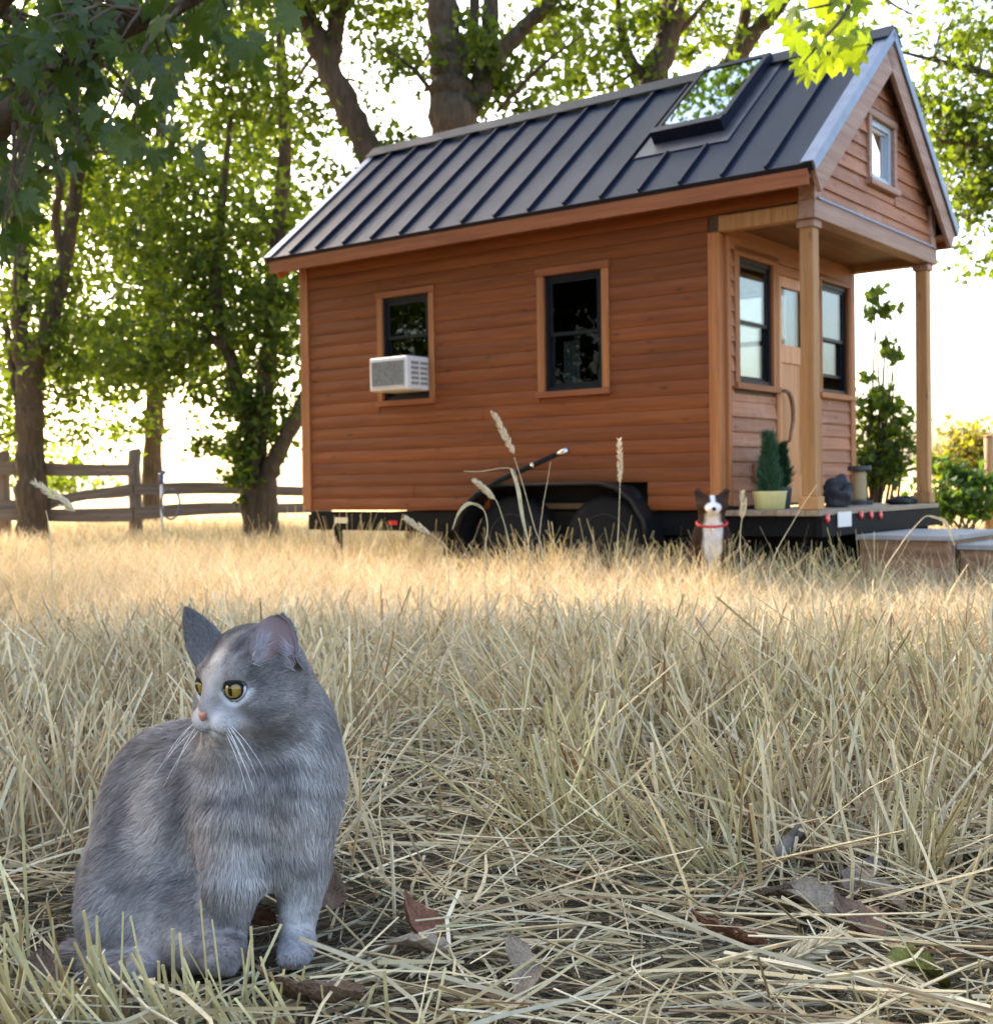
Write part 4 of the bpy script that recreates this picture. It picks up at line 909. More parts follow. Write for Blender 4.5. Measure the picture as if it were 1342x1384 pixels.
# sunlit maple spray at the upper right
sb = at(1190, -260, 5.6); bough = empty('maple_bough', tuple(sb)); tag(bough, 'spray of bright yellow green maple leaves hanging over the roof at upper right', 'branch')
tw, _ = treetube('twig', [sb, at(1180, -120, 5.4), at(1165, -40, 5.2), at(1140, 20, 5.0), at(1110, 55, 4.9), at(1085, 85, 4.85)], [.03, .02, .012, .008, .005, .003], bough, sb, 7)
treetube('twig', [at(1165, -40, 5.2), at(1200, 0, 5.1), at(1235, 20, 5.05)], [.008, .005, .003], bough, sb, 6); treetube('twig', [at(1150, 0, 5.1), at(1100, 10, 5.0), at(1060, 20, 5.0)], [.007, .004, .002], bough, sb, 6)
for px, py in ((1070, 62), (1082, 92), (1096, 75), (1112, 45), (1128, 70), (1145, 62), (1140, 90), (1118, 25), (1150, 35), (1165, 50), (1092, 40), (1075, 20), (1160, 10), (1135, 5), (1105, 5), (1085, 108), (1152, 78), (1066, 40), (1130, 45), (1103, 60), (1052, 5), (1120, 88), (1090, -10), (1150, -15)):
    put_leaf(tw, sb, sun_leaves, at(px+float(rng.normal()*3), py-12, float(rng.uniform(4.8, 5.3))), float(rng.uniform(.115, .160)), normal=(rng.normal()*.5, -.9, .5), droop=(rng.normal()*.5, rng.normal()*.2, -.8))

# ------------------------------------------------------------------ shrubs on the right
def shrub(name, label, px, D, blobs, ls, lo, hi, cat='shrub', stems=5):
    b = gb(px, D); o = empty(name, tuple(b)); tag(o, label, cat); lc, cc = clumps(blobs); lc = lc[lc[:, 2] > b[2]+.03]
    m = MB()
    for c in cc[rng.permutation(len(cc))[:max(stems, 6)]]: m.tube(spline([b+[rng.normal()*.08, rng.normal()*.08, -.05], (b+c)/2+[rng.normal()*.06, 0, .1], c], 6)-b, np.linspace(.02, .005, 6), 5)
    m.build('stems', M['bark'], o, True); V, F = leaf_cloud(lc, ls); link('crown', npmesh('crown', V-b, F, leafcol(len(lc), 6, lo, hi)), o, M['leaf']); return o
shrub('leafy_vine', 'leafy climbing shrub seen between the porch posts behind the house', 1180, 12.6, [blob(1185, 630, 28, 38, 12.6, 520, cr=.12), blob(1190, 560, 30, 40, 12.6, 170, cr=.10, per=22), blob(1205, 590, 30, 30, 12.6, 140, cr=.10, per=22), blob(1172, 520, 18, 40, 12.6, 60, cr=.08, per=14), blob(1182, 415, 24, 26, 12.6, 60, cr=.10, per=20), blob(1205, 470, 20, 30, 12.6, 40, cr=.08, per=10)], .12, *GREEN, stems=60)
shrub('green_shrub', 'low leafy green bush right of the porch beyond the step', 1300, 13.5, [blob(1300, 668, 55, 30, 13.5, 900, cr=.16), blob(1275, 640, 25, 14, 13.5, 120, cr=.12)], .12, (.03, .065, .02), (.07, .12, .035))
shrub('yellow_shrub', 'small yellow green tree at the right edge far behind the bush', 1318, 24, [blob(1312, 612, 30, 34, 24, 1200, cr=.25), blob(1290, 630, 40, 14, 24, 400, cr=.2)], .14, (.08, .09, .025), (.15, .14, .04))
p = at(1336, 590, 14.5); g = float(ground(p[0], p[1])); o = empty('wooden_post', (p[0], p[1], g)); tag(o, 'reddish wooden post at the right edge beside the green bush', 'post')
MB().tube([(0, 0, -.1), (.01, 0, p[2]*.5), (0, 0, p[2])], [.055, .052, .05], 10).build('post_shaft', M['post'], o, True); MB().lathe([(.056, p[2]), (.045, p[2]+.02), (.0, p[2]+.03)], n=10).build('post_top', M['post'], o, True)

# ------------------------------------------------------------------ dry grass
STRAW = np.array([(.60, .485, .285), (.68, .575, .365), (.74, .65, .46), (.46, .355, .20), (.52, .46, .33), (.31, .20, .11), (.42, .405, .23), (.63, .50, .30)])
SW = np.array([.24, .22, .16, .11, .11, .05, .02, .09])
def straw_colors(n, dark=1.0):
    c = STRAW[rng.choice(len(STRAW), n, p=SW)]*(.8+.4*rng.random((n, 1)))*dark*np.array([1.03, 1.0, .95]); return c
M['straw'] = attr_mat('dry_straw', .65, .2, .22, var=.12)
def tubes3(Pc, R_):
    """Pc (N,K,3), R_ (N,K) -> three sided stems"""
    n, K, _ = Pc.shape; d = unit(Pc[:, -1]-Pc[:, 0]); u = unit(np.cross(d, rdir(n))); w = np.cross(d, u); V = np.empty((n, K, 3, 3))
    for j in range(3):
        a = 2*np.pi*j/3; V[:, :, j] = Pc+R_[:, :, None]*(math.cos(a)*u+math.sin(a)*w)[:, None]
    b = (np.arange(n)*K*3)[:, None, None]+3*np.arange(K-1)[None, :, None]; j = np.arange(3)[None, None]; b0 = b+j; b1 = b+(j+1) % 3
    Q = np.stack([b0, b1, b1+3, b0+3], -1).reshape(-1, 4); base = np.arange(n)*K*3+(K-1)*3
    return V.reshape(-1, 3), [Q, np.stack([base, base+1, base+2], 1)]
def inhouse(x, y, pad=0.):
    dx, dy = x-HX, y-HY; t = dx*_T[0]+dy*_T[1]; s = dx*_S[0]+dy*_S[1]
    return ((t > -pad) & (t < W+pad) & (s > -.05-pad) & (s < L+pad)) | ((t > .38) & (t < 1.6) & (s > -1.54) & (s < 0))
def incat(x, y): return (((x+.345)/.175)**2+((y-1.50)/.165)**2 < 1) | ((x > -.42) & (x < -.20) & (y > 1.26) & (y < 1.5))
def indog(x, y): return (((x-1.35)/.10)**2+((y-7.93)/.14)**2 < 1)
MARGIN = [False]
def scatter(n, y0, y1, spread, x_extra, power=1.):
    y = y0+(y1-y0)*rng.random(n)**power; hw_ = spread*y+x_extra
    if MARGIN[0]: return np.where(rng.random(n) < .5, -1, 1)*(hw_+1.5*rng.random(n)), y      # strips beside the view, for a step to the side
    return (rng.random(n)*2-1)*hw_, y
def field(x, y, f, s): return vnoise(np.stack([x, y, np.zeros_like(x)], -1), f, s)
def clear_cat(P):
    """True for stems that do not pass through the cat's body"""
    x, y, z = P[..., 0], P[..., 1], P[..., 2]; hit = (((x+.335)/.185)**2+((y-1.50)/.175)**2 < 1) & (z > ground(x, y)+.022); return ~hit.any(1)
# cut standing stubble close to the camera
def stubble(n, y0, y1, hmin, hmax, rad, K=3, spread=.46, xe=.5, mask=None, clump=.06, leanamt=.30, bendamt=.25, power=1.):
    nc = n//9; cx, cy = scatter(nc, y0, y1, spread, xe, power); i = rng.integers(0, nc, n)
    x = cx[i]+rng.normal(size=n)*clump; y = cy[i]+rng.normal(size=n)*clump
    keep = ~inhouse(x, y)&~incat(x, y)&~indog(x, y)&(y > 1.12)
    if mask is not None: keep &= rng.random(n) < mask(x, y)
    x, y, i = x[keep], y[keep], i[keep]; n = len(x)
    la = np.stack([field(cx, cy, 1.4, 3), field(cx, cy, 1.4, 5), np.zeros(nc)], -1)*.75+rng.normal(size=(nc, 3))*.5*np.array([1, 1, 0])
    d = unit(np.array([0, 0, 1.])+la[i]*leanamt+rng.normal(size=(n, 3))*np.array([.13, .13, 0]))
    h = (hmin+(hmax-hmin)*rng.random(n)**1.3*(.75+.5*rng.random(nc))[i])[:, None]
    B = np.stack([x, y, ground(x, y)-.01], -1); bd = rng.normal(size=(n, 3))*np.array([1, 1, -.1])*bendamt
    t = np.linspace(0, 1, K)[None, :, None]; P = B[:, None]+d[:, None]*h[:, None]*t+bd[:, None]*h[:, None]*t*t*.6
    P = P[clear_cat(P)]; return P, len(P)
def lowright(x, y): return 1-(1-ss(1.75, 2.25, y+.12*np.sin(3.1*x)))*ss(-.16, -.02, x)
P, n = stubble(34000, 1.55, 5.0, .05, .26, .002, mask=lambda x, y: np.clip(lowright(x, y)*(.03+1.6*np.clip(field(x, y, 3.0, 1)+.22, 0, 1)), 0.015, 1), spread=.43, xe=.35, leanamt=.42, bendamt=.35)
V, F = tubes3(P, np.outer(.0011+.0027*rng.random(n)**1.4, [1., .95, .8])); S1 = (V, F, np.repeat(straw_colors(n), 9, 0))
def put_stuff(name, sets, label, cat, mat='straw'):
    off = 0; VV, FF, CC = [], {}, []
    for V, F, C in sets:
        VV.append(V); CC.append(C)
        for f in F: FF.setdefault(f.shape[1], []).append(f+off)
        off += len(V)
    me = npmesh(name, np.concatenate(VV), [np.concatenate(v) for v in FF.values()], np.concatenate(CC)); o = link(name, me, None, M[mat]); tag(o, label, cat, kind='stuff'); return o
def shade_base(C, K, per):
    return C
# the thick cut tuft in front of the cat, bottom left
def tuft(cx, cy, n, lean, h0, h1, sp, r=.0019):
    x = cx+rng.normal(size=n)*sp; y = cy+rng.normal(size=n)*sp*.5; d = unit(np.array([0, 0, 1.])+np.asarray(lean)+rng.normal(size=(n, 3))*np.array([.34, .2, 0])); h = (h0*.6+(h1*1.12-h0*.6)*rng.random(n)**1.3)[:, None]
    B = np.stack([x, y, ground(x, y)-.01], -1); t = np.linspace(0, 1, 3)[None, :, None]; P = B[:, None]+d[:, None]*h[:, None]*t
    V, F = tubes3(P, np.outer(r*(.55+.8*rng.random(n)), [1., 1., .9])); return V, F, np.repeat(straw_colors(n)*np.array([.95, .98, .82]), 9, 0)
tufts = [tuft(-.50, 1.20, 75, (-.45, .0, 0), .08, .17, .05), tuft(-.40, 1.22, 60, (-.35, 0, 0), .06, .14, .05), tuft(-.30, 1.22, 50, (-.25, 0, 0), .05, .12, .04), tuft(-.22, 1.20, 30, (-.1, 0, 0), .04, .10, .04), tuft(-.62, 1.38, 55, (-.2, 0, 0), .10, .24, .05), tuft(-.10, 1.18, 20, (.2, 0, 0), .03, .09, .05), tuft(.62, 1.26, 40, (.1, 0, 0), .04, .11, .07, .0014), tuft(.40, 1.22, 26, (-.1, 0, 0), .03, .09, .08, .0014)]
for _ in range(46):
    ty = float(rng.uniform(1.75, 3.4)); tx = float(rng.uniform(-.05, .47*ty)); tufts.append(tuft(tx, ty, 34, (float(rng.normal()*.45-.15), float(rng.normal()*.2), 0), .08, .24, .035, .0019))
put_stuff('dry_stubble', [S1]+tufts, 'pale cut straw stubble standing round the cat', 'grass')
# lying straw and thatch
def lying(n, y0, y1, lmin, lmax, r0, r1, zmax, mask=None, dark=1., spread=.46, xe=.35):
    x, y = scatter(n, y0, y1, spread, xe); keep = ~inhouse(x, y)
    if mask is not None: keep &= rng.random(n) < mask(x, y)
    keep &= ~(incat(x, y) & (rng.random(n) < .75))
    x, y = x[keep], y[keep]; n = len(x)
    pref = field(x, y, 1.2, 9)*1.6+.35; a = pref+rng.normal(size=n)*1.15; ln = lmin+(lmax-lmin)*rng.random(n)**1.5
    d = np.stack([np.cos(a), np.sin(a), rng.normal(size=n)*.13], -1); side = np.stack([-np.sin(a), np.cos(a), np.zeros(n)], -1)*(rng.normal(size=n)*.16)[:, None]
    C = np.stack([x, y, np.zeros(n)], -1); t = np.linspace(-.5, .5, 4)
    P = C[:, None]+d[:, None]*(ln[:, None]*t)[:, :, None]+side[:, None]*(ln[:, None]*t*t*4)[:, :, None]*.5
    P[:, :, 2] += ground(P[:, :, 0], P[:, :, 1])+(zmax*rng.random(n)**1.4)[:, None]; P[:, :, 2] = np.maximum(P[:, :, 2], ground(P[:, :, 0], P[:, :, 1])+.001)
    P = P[clear_cat(P)]; n = len(P)
    V, F = tubes3(P, np.outer(r0+(r1-r0)*rng.random(n)**2, [1., 1., .9, .6])); return V, F, np.repeat(straw_colors(n, dark), 12, 0)
def leaning(n, y0, y1, lmin, lmax, r0, r1):
    x, y = scatter(n, y0, y1, .44, .3); keep = ~inhouse(x, y)&~incat(x, y)&~incat(x, y+.12); x, y = x[keep], y[keep]; n = len(x); a = rng.random(n)*6.283; el = .12+.9*rng.random(n)**1.4; ln = (lmin+(lmax-lmin)*rng.random(n)**1.6)[:, None]
    d = np.stack([np.cos(a)*np.cos(el), np.sin(a)*np.cos(el), np.sin(el)], -1); B = np.stack([x, y, ground(x, y)], -1); t = np.linspace(0, 1, 4)[None, :, None]; bd = rng.normal(size=(n, 3))*np.array([.14, .14, .05])-np.array([0, 0, .10])
    P = B[:, None]+d[:, None]*ln[:, None]*t+bd[:, None]*ln[:, None]*t*t; P[:, :, 2] = np.maximum(P[:, :, 2], ground(P[:, :, 0], P[:, :, 1])+.002)
    P = P[clear_cat(P)]; n = len(P)
    V, F = tubes3(P, np.outer(r0+(r1-r0)*rng.random(n)**2, [1., 1., .85, .5])); return V, F, np.repeat(straw_colors(n, 1.1), 12, 0)
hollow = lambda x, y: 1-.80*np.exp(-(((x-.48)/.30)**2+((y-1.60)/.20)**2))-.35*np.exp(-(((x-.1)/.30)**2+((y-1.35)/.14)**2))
nocat = lambda x, y: np.where(incat(x, y), .5, 1.)
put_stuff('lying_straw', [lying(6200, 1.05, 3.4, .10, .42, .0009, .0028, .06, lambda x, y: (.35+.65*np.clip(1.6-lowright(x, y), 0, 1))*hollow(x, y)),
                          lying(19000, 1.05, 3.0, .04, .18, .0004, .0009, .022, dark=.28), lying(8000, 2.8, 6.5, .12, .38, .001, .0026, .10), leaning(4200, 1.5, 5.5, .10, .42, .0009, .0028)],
          'flattened straw lying over dark soil in the hollow beside the cat', 'straw')
# grass farther out: flat blades
def blades(n, y0, y1, hmin, hmax, w0, w1, spread, xe, power=1., K=3, mask=None, cl=.07):
    nc = n//10; cx, cy = scatter(nc, y0, y1, spread, xe, power); i = rng.integers(0, nc, n); x = cx[i]+rng.normal(size=n)*cl; y = cy[i]+rng.normal(size=n)*cl
    keep = ~inhouse(x, y, .0)&~indog(x, y)
    if mask is not None: keep &= rng.random(n) < mask(x, y)
    x, y, i = x[keep], y[keep], i[keep]; n = len(x); la = rng.normal(size=(nc, 3))*np.array([.3, .3, 0])
    d = unit(np.array([0, 0, 1.])+la[i]+rng.normal(size=(n, 3))*np.array([.22, .22, 0])); h = (hmin+(hmax-hmin)*rng.random(n)**1.6)[:, None]
    B = np.stack([x, y, ground(x, y)-.01], -1); bd = rng.normal(size=(n, 3))*np.array([.45, .45, -.08]); t = np.linspace(0, 1, K)[None, :, None]
    P = B[:, None]+d[:, None]*h[:, None]*t+bd[:, None]*h[:, None]*t*t; a = rng.normal(size=n)*.7; hw = np.stack([np.cos(a), np.sin(a), np.zeros(n)], -1)*(w0+(w1-w0)*rng.random(n))[:, None]
    V, F = ribbons(P, hw, np.linspace(1, .25, K)); return V, [F], np.repeat(straw_colors(n), K*2, 0)
rag = [tuft(1.36, 7.40, 150, (0, 0, 0), .20, .40, .20, .0018), tuft(1.30, 7.62, 60, (0, 0, 0), .16, .30, .14, .0018)]
for s_ in np.arange(-.6, 5.0, .13):
    q = hworld(float(rng.uniform(-.75, -.28)), float(s_), 0); rag.append(tuft(float(q[0]), float(q[1]), int(rng.integers(20, 64)), (float(rng.normal()*.3), 0, 0), .16, float(rng.uniform(.30, .50)+(.10 if s_ > 2.6 else 0)), .09, .0022))
patch = lambda x, y: np.clip(.55+.7*field(x, y, 1.1, 4), .12, 1)
put_stuff('dry_grass', [blades(5200, 5.4, 9.6, .22, .50, .0012, .0030, .44, 1.0, K=4, mask=lambda x, y: np.clip(.2+1.4*field(x, y, 2.3, 6), .02, 1), cl=.10), blades(9000, 8.2, 11., .20, .40, .0016, .0032, .40, .5, K=3), blades(80000, 4.0, 8.0, .05, .25, .0012, .0034, .44, 1.0, mask=lambda x, y: np.clip(.30+1.5*field(x, y, 2.2, 4), .03, 1)), blades(42000, 6.6, 10.5, .10, .38, .0014, .0034, .46, 1.5, mask=patch), blades(70000, 8., 14, .08, .30, .002, .0042, .46, 1.5, mask=patch), blades(60000, 13, 30, .08, .28, .004, .008, .5, 3., K=2, cl=.2)]+rag,
          'tall dry golden grass in front of the house and fence', 'grass')

MARGIN[0] = True
P, n = stubble(20000, .9, 5.0, .05, .26, .002, mask=lambda x, y: np.clip(.03+1.6*np.clip(field(x, y, 3.0, 1)+.22, 0, 1), .015, 1), spread=.43, xe=.30, leanamt=.42, bendamt=.35)
V, F = tubes3(P, np.outer(.0011+.0027*rng.random(n)**1.4, [1., .95, .8]))
put_stuff('dry_stubble', [(V, F, np.repeat(straw_colors(n), 9, 0)), lying(7000, .8, 5., .10, .40, .0009, .0028, .06), blades(40000, 4.6, 9., .05, .27, .0012, .0034, .44, 1.0, mask=patch)],
          'dry straw and grass at the left and right edges of the field', 'grass')
MARGIN[0] = False

# ------------------------------------------------------------------ single tall seed stalks
M['stalk'] = plain('pale_dry_stalk', (.56, .45, .26), .6, 0, .2, 40.); M['seed'] = plain('pale_seed_head', (.62, .50, .32), .7, 0, .25, 90.)
def stalk(pts, D, label, head=None, r=.0022, blade=None, hr=.009):
    P = [at(px, py, D) for px, py in pts]; b = P[0].copy(); g = float(ground(b[0], b[1]))
    if D > 2: P = [np.array([b[0], b[1], g-.01])]+P
    B = P[0]; o = empty('grass_stalk', tuple(B)); tag(o, label, 'grass stalk', 'tall dry stalks standing above the grass')
    sp_ = spline(P, 24); MB().tube(sp_-B, np.linspace(r, r*.55, 24), 6).build('stem', M['stalk'], o, True)
    if head:
        H = np.array([at(px, py, D) for px, py in head]); hs = spline(H, 22); m = MB(); ax = unit(hs[-1]-hs[0])
        for i, p in enumerate(hs):
            f = math.sin(math.pi*(.12+.86*i/21)); 
            for s in range(4):
                d = unit(np.cross(ax, rdir(1)[0])); q = p+d*hr*.55*f; e = unit(ax*1.2+d*.7)
                m.tube(np.array([q-e*.004, q+e*.004, q+e*.012, q+e*.020])-B, [.0006, .0026*(.6+.4*f), .0018, .0003], 5, cap=False)
        m.build('seed_head', M['seed'], o)
    if blade:
        Pb = spline([at(px, py, D) for px, py in blade], 12)[None]; dv = unit(Pb[0, -1]-Pb[0, 0]); hw = unit(np.cross(dv, np.array([0, 1., .3])))[None]*.007
        V, F = ribbons(Pb-B, hw, np.concatenate([np.linspace(.4, 1, 5), np.linspace(1, .1, 7)])); me = npmesh('blade', V, [F]); link('leaf_blade', me, o, M['stalk'])
stalk([(735, 760), (722, 712), (708, 660), (695, 618)], 4.4, 'tall leaning stalk with a pale seed head left of the wheels', [(694, 612), (683, 590), (668, 560)])
stalk([(834, 760), (836, 710), (838, 650)], 4.6, 'straight upright stalk with a slim seed head before the right wheel', [(838, 652), (838, 625), (837, 597)], hr=.006)
stalk([(716, 760), (708, 700), (700, 655), (690, 633), (650, 637), (627, 637)], 4.3, 'stalk bent sharply left at the top before the left wheel', blade=[(690, 633), (700, 660), (706, 700), (714, 735)])
stalk([(690, 755), (676, 690), (664, 668), (652, 655)], 4.5, 'stalk with a short drooping pale head beside the fender', [(668, 674), (656, 662), (643, 651)], hr=.006)
stalk([(728, 755), (733, 690), (740, 650), (744, 624)], 4.4, 'thin bare stalk between the two wheels', None, .0016)
stalk([(655, 755), (659, 715), (654, 690), (640, 680), (622, 690), (612, 715)], 4.2, 'arched dry blade curling over left of the fender', blade=[(652, 688), (635, 680), (620, 693), (611, 716)])
stalk([(605, 755), (590, 728), (570, 715)], 4.3, 'low stalk with a pale tip under the back of the trailer', [(580, 722), (566, 712), (550, 702)], hr=.006)
stalk([(1040, 775), (1075, 700), (1104, 655)], 4.6, 'thin stalk leaning right in front of the near porch post', None, .0018)
stalk([(1190, 790), (1215, 740), (1240, 708), (1255, 697), (1275, 705), (1290, 735)], 4.4, 'stalk arching over in front of the wooden step', blade=[(1255, 697), (1278, 706), (1290, 738)])
stalk([(1002, 775), (1000, 730), (1004, 690)], 4.4, 'short stalk with a fuzzy head right of the dog', [(1003, 700), (1005, 685), (1003, 668)], hr=.006)
stalk([(70, 770), (66, 712), (62, 690)], 3.4, 'out of focus pale stalk in front of the forked trunk', [(100, 690), (82, 676), (50, 654)], .0022)
g0 = gpx(1010, 1330); D0 = g0[1]
stalk([(1000, 1350), (1035, 1312), (1050, 1300)], float(D0)-.01, 'bristly pale seed head lying on the straw at lower right', [(1040, 1310), (1085, 1290), (1128, 1268)], .0016, hr=.006)

# ------------------------------------------------------------------ fallen leaves and a stick
def dry_leaf_mesh(seed, curl, lobed):
    """pointed leaf blade, rolled across and arched along its length, with a stalk"""
    nu, nv = 9, 13; V = []; lr = np.random.default_rng(int(seed*10)+3); tw = lr.uniform(-.9, .9); roll = curl*lr.uniform(.8, 1.5); arch_ = lr.uniform(-.5, .9)
    for j in range(nv):
        t = j/(nv-1); w = .40*math.sin(math.pi*min(t*1.02+.03, 1))**.75*(1-.28*t)*(1+.10*math.sin(j*2.3+seed)); sk = roll*(1+.35*math.sin(3*t+seed))
        for i in range(nu):
            q = (i/(nu-1)*2-1)+.05*math.sin(j*1.9+i+seed); a = q*sk*.9+tw*t; rad = w/max(.25, sk*.9) if sk > .25 else w
            x = rad*math.sin(q*sk*.9); z = rad*(1-math.cos(q*sk*.9))+.025*math.sin(7*q+5*t+seed)-.02*(1-abs(q))**6
            c, s_ = math.cos(tw*t*.6), math.sin(tw*t*.6); V.append((c*x-s_*z, t-.45, s_*x+c*z+arch_*(t-.5)**2))
    F = [(j*nu+i, j*nu+i+1, (j+1)*nu+i+1, (j+1)*nu+i) for j in range(nv-1) for i in range(nu-1)]
    b = len(V); y0, z0 = V[nu//2][1], V[nu//2][2]; V += [(-.012, y0+.02, z0), (.012, y0+.02, z0), (.03, y0-.22, z0+.05), (.01, y0-.22, z0+.05)]; F.append((b, b+1, b+2, b+3))
    me = bpy.data.meshes.new('dry_leaf'); me.from_pydata(V, [], F); me.polygons.foreach_set('use_smooth', np.full(len(F), True)); return me
def dleaf_mat(name, lo, hi):
    k = N(name); nz = k.noise((1, 1, 1), 5., 6, .6); v2 = k.noise((1, 1, 1), 24., 3); c = k.mix(.3, k.ramp(nz, [(.3, lo), (.7, hi)]), k.ramp(v2, [(.4, tuple(x*.5 for x in lo)), (.6, hi)])); k.pbr(c, .6, 0, k.bump(v2, .4, .03), .3); return k.m
DL = dict(red=dleaf_mat('leaf_russet', (.14, .055, .028), (.30, .13, .07)), tan=dleaf_mat('leaf_tan', (.24, .17, .11), (.42, .32, .22)), brown=dleaf_mat('leaf_brown', (.10, .058, .035), (.22, .135, .085)), grey=dleaf_mat('leaf_grey', (.15, .12, .095), (.29, .24, .195)), green=dleaf_mat('leaf_green', (.06, .10, .02), (.32, .26, .04)), orange=dleaf_mat('leaf_orange', (.30, .14, .04), (.46, .24, .08)))
for i, (px, py, c, s, rx, rz, lab) in enumerate((
    (566, 1268, 'red', .085, .45, .5, 'curled russet leaf standing up right of the cat'), (574, 1300, 'tan', .080, .25, 1.4, 'pale tan leaf lying just below the russet leaf'),
    (1108, 1236, 'tan', .115, .5, 1.3, 'broad tan leaf beside the lying seed head at lower right'), (1052, 1222, 'brown', .085, .3, 2.2, 'brown folded leaf left of the broad tan leaf'),
    (1160, 1262, 'brown', .10, .3, .3, 'dark brown flat leaf right of the lying seed head'), (985, 1284, 'red', .095, .35, 1.2, 'reddish brown leaf half hidden in straw left of the seed head'),
    (1172, 1190, 'grey', .10, .3, -.9, 'large greyish leaf in the dark hollow at right'), (1190, 1222, 'tan', .08, .35, .9, 'narrow orange tan leaf leaning below the greyish leaf'),
    (1242, 1330, 'green', .09, .5, 1.7, 'green and yellow leaf in the lower right corner'), (700, 1308, 'tan', .06, .6, .4, 'small curled tan leaf below the middle of the picture'),
    (716, 1345, 'tan', .055, .3, -.5, 'small tattered pale leaf at the bottom middle'), (442, 1238, 'brown', .075, .7, .3, "brown leaf right behind the cat's front paw"),
    (352, 1262, 'red', .060, .2, .9, "reddish leaf on the ground between the cat's front legs"), (736, 822, 'orange', .10, 1.1, .4, 'small orange leaf caught in the grass before the wheels'),
    (772, 1058, 'orange', .085, .9, 1.0, 'orange tan leaf stuck among the middle stubble'), (1294, 952, 'red', .11, .7, .2, 'reddish leaf in the tall straw near the right edge'),
    (640, 1182, 'tan', .07, .6, 2.4, 'tan leaf under the crossed straws right of the cat'), (1010, 945, 'red', .085, .8, .5, 'reddish leaf deep in the straw right of the middle'),
    (60, 1352, 'brown', .08, .5, .2, 'dull brown leaf at the lower left corner'), (420, 1376, 'brown', .11, .25, 1.5, 'long brown leaf at the bottom edge below the cat'))):
    p = gpx(px, py+26 if py > 1000 else py); me = dry_leaf_mesh(i*1.7, 1.15 if c in ('red', 'tan') else .8, False); o = link('fallen_leaf', me, None, DL[c]); s *= 1.0; o.location = (p[0], p[1], p[2]+.036+.016*(rx > .6)); o.scale = (s,)*3; o.rotation_euler = (rx, .25*math.sin(i*3.), rz)
    tag(o, lab, 'leaf', 'fallen dry leaves in the straw')
sp0 = [gpx(px, py)+np.array([0, 0, .035]) for px, py in ((1050, 1195), (1066, 1172), (1085, 1150), (1105, 1140), (1130, 1128))]
so = empty('dead_stick', tuple(sp0[0])); tag(so, 'short grey dead stick lying in the hollow at lower right', 'stick')
MB().tube(spline(np.array(sp0)-sp0[0], 14), np.linspace(.012, .007, 14)*(1+.12*np.sin(np.arange(14)*2.2)), 8).build('stick_wood', plain('grey_dead_wood', (.17, .14, .115), .85, 0, .35, 40.), so, True)
MB().tube(np.array([sp0[1]-sp0[0], sp0[1]-sp0[0]+np.array([.02, .01, .03])]), [.006, .003], 6).build('side_twig', bpy.data.materials['grey_dead_wood'], so, True)

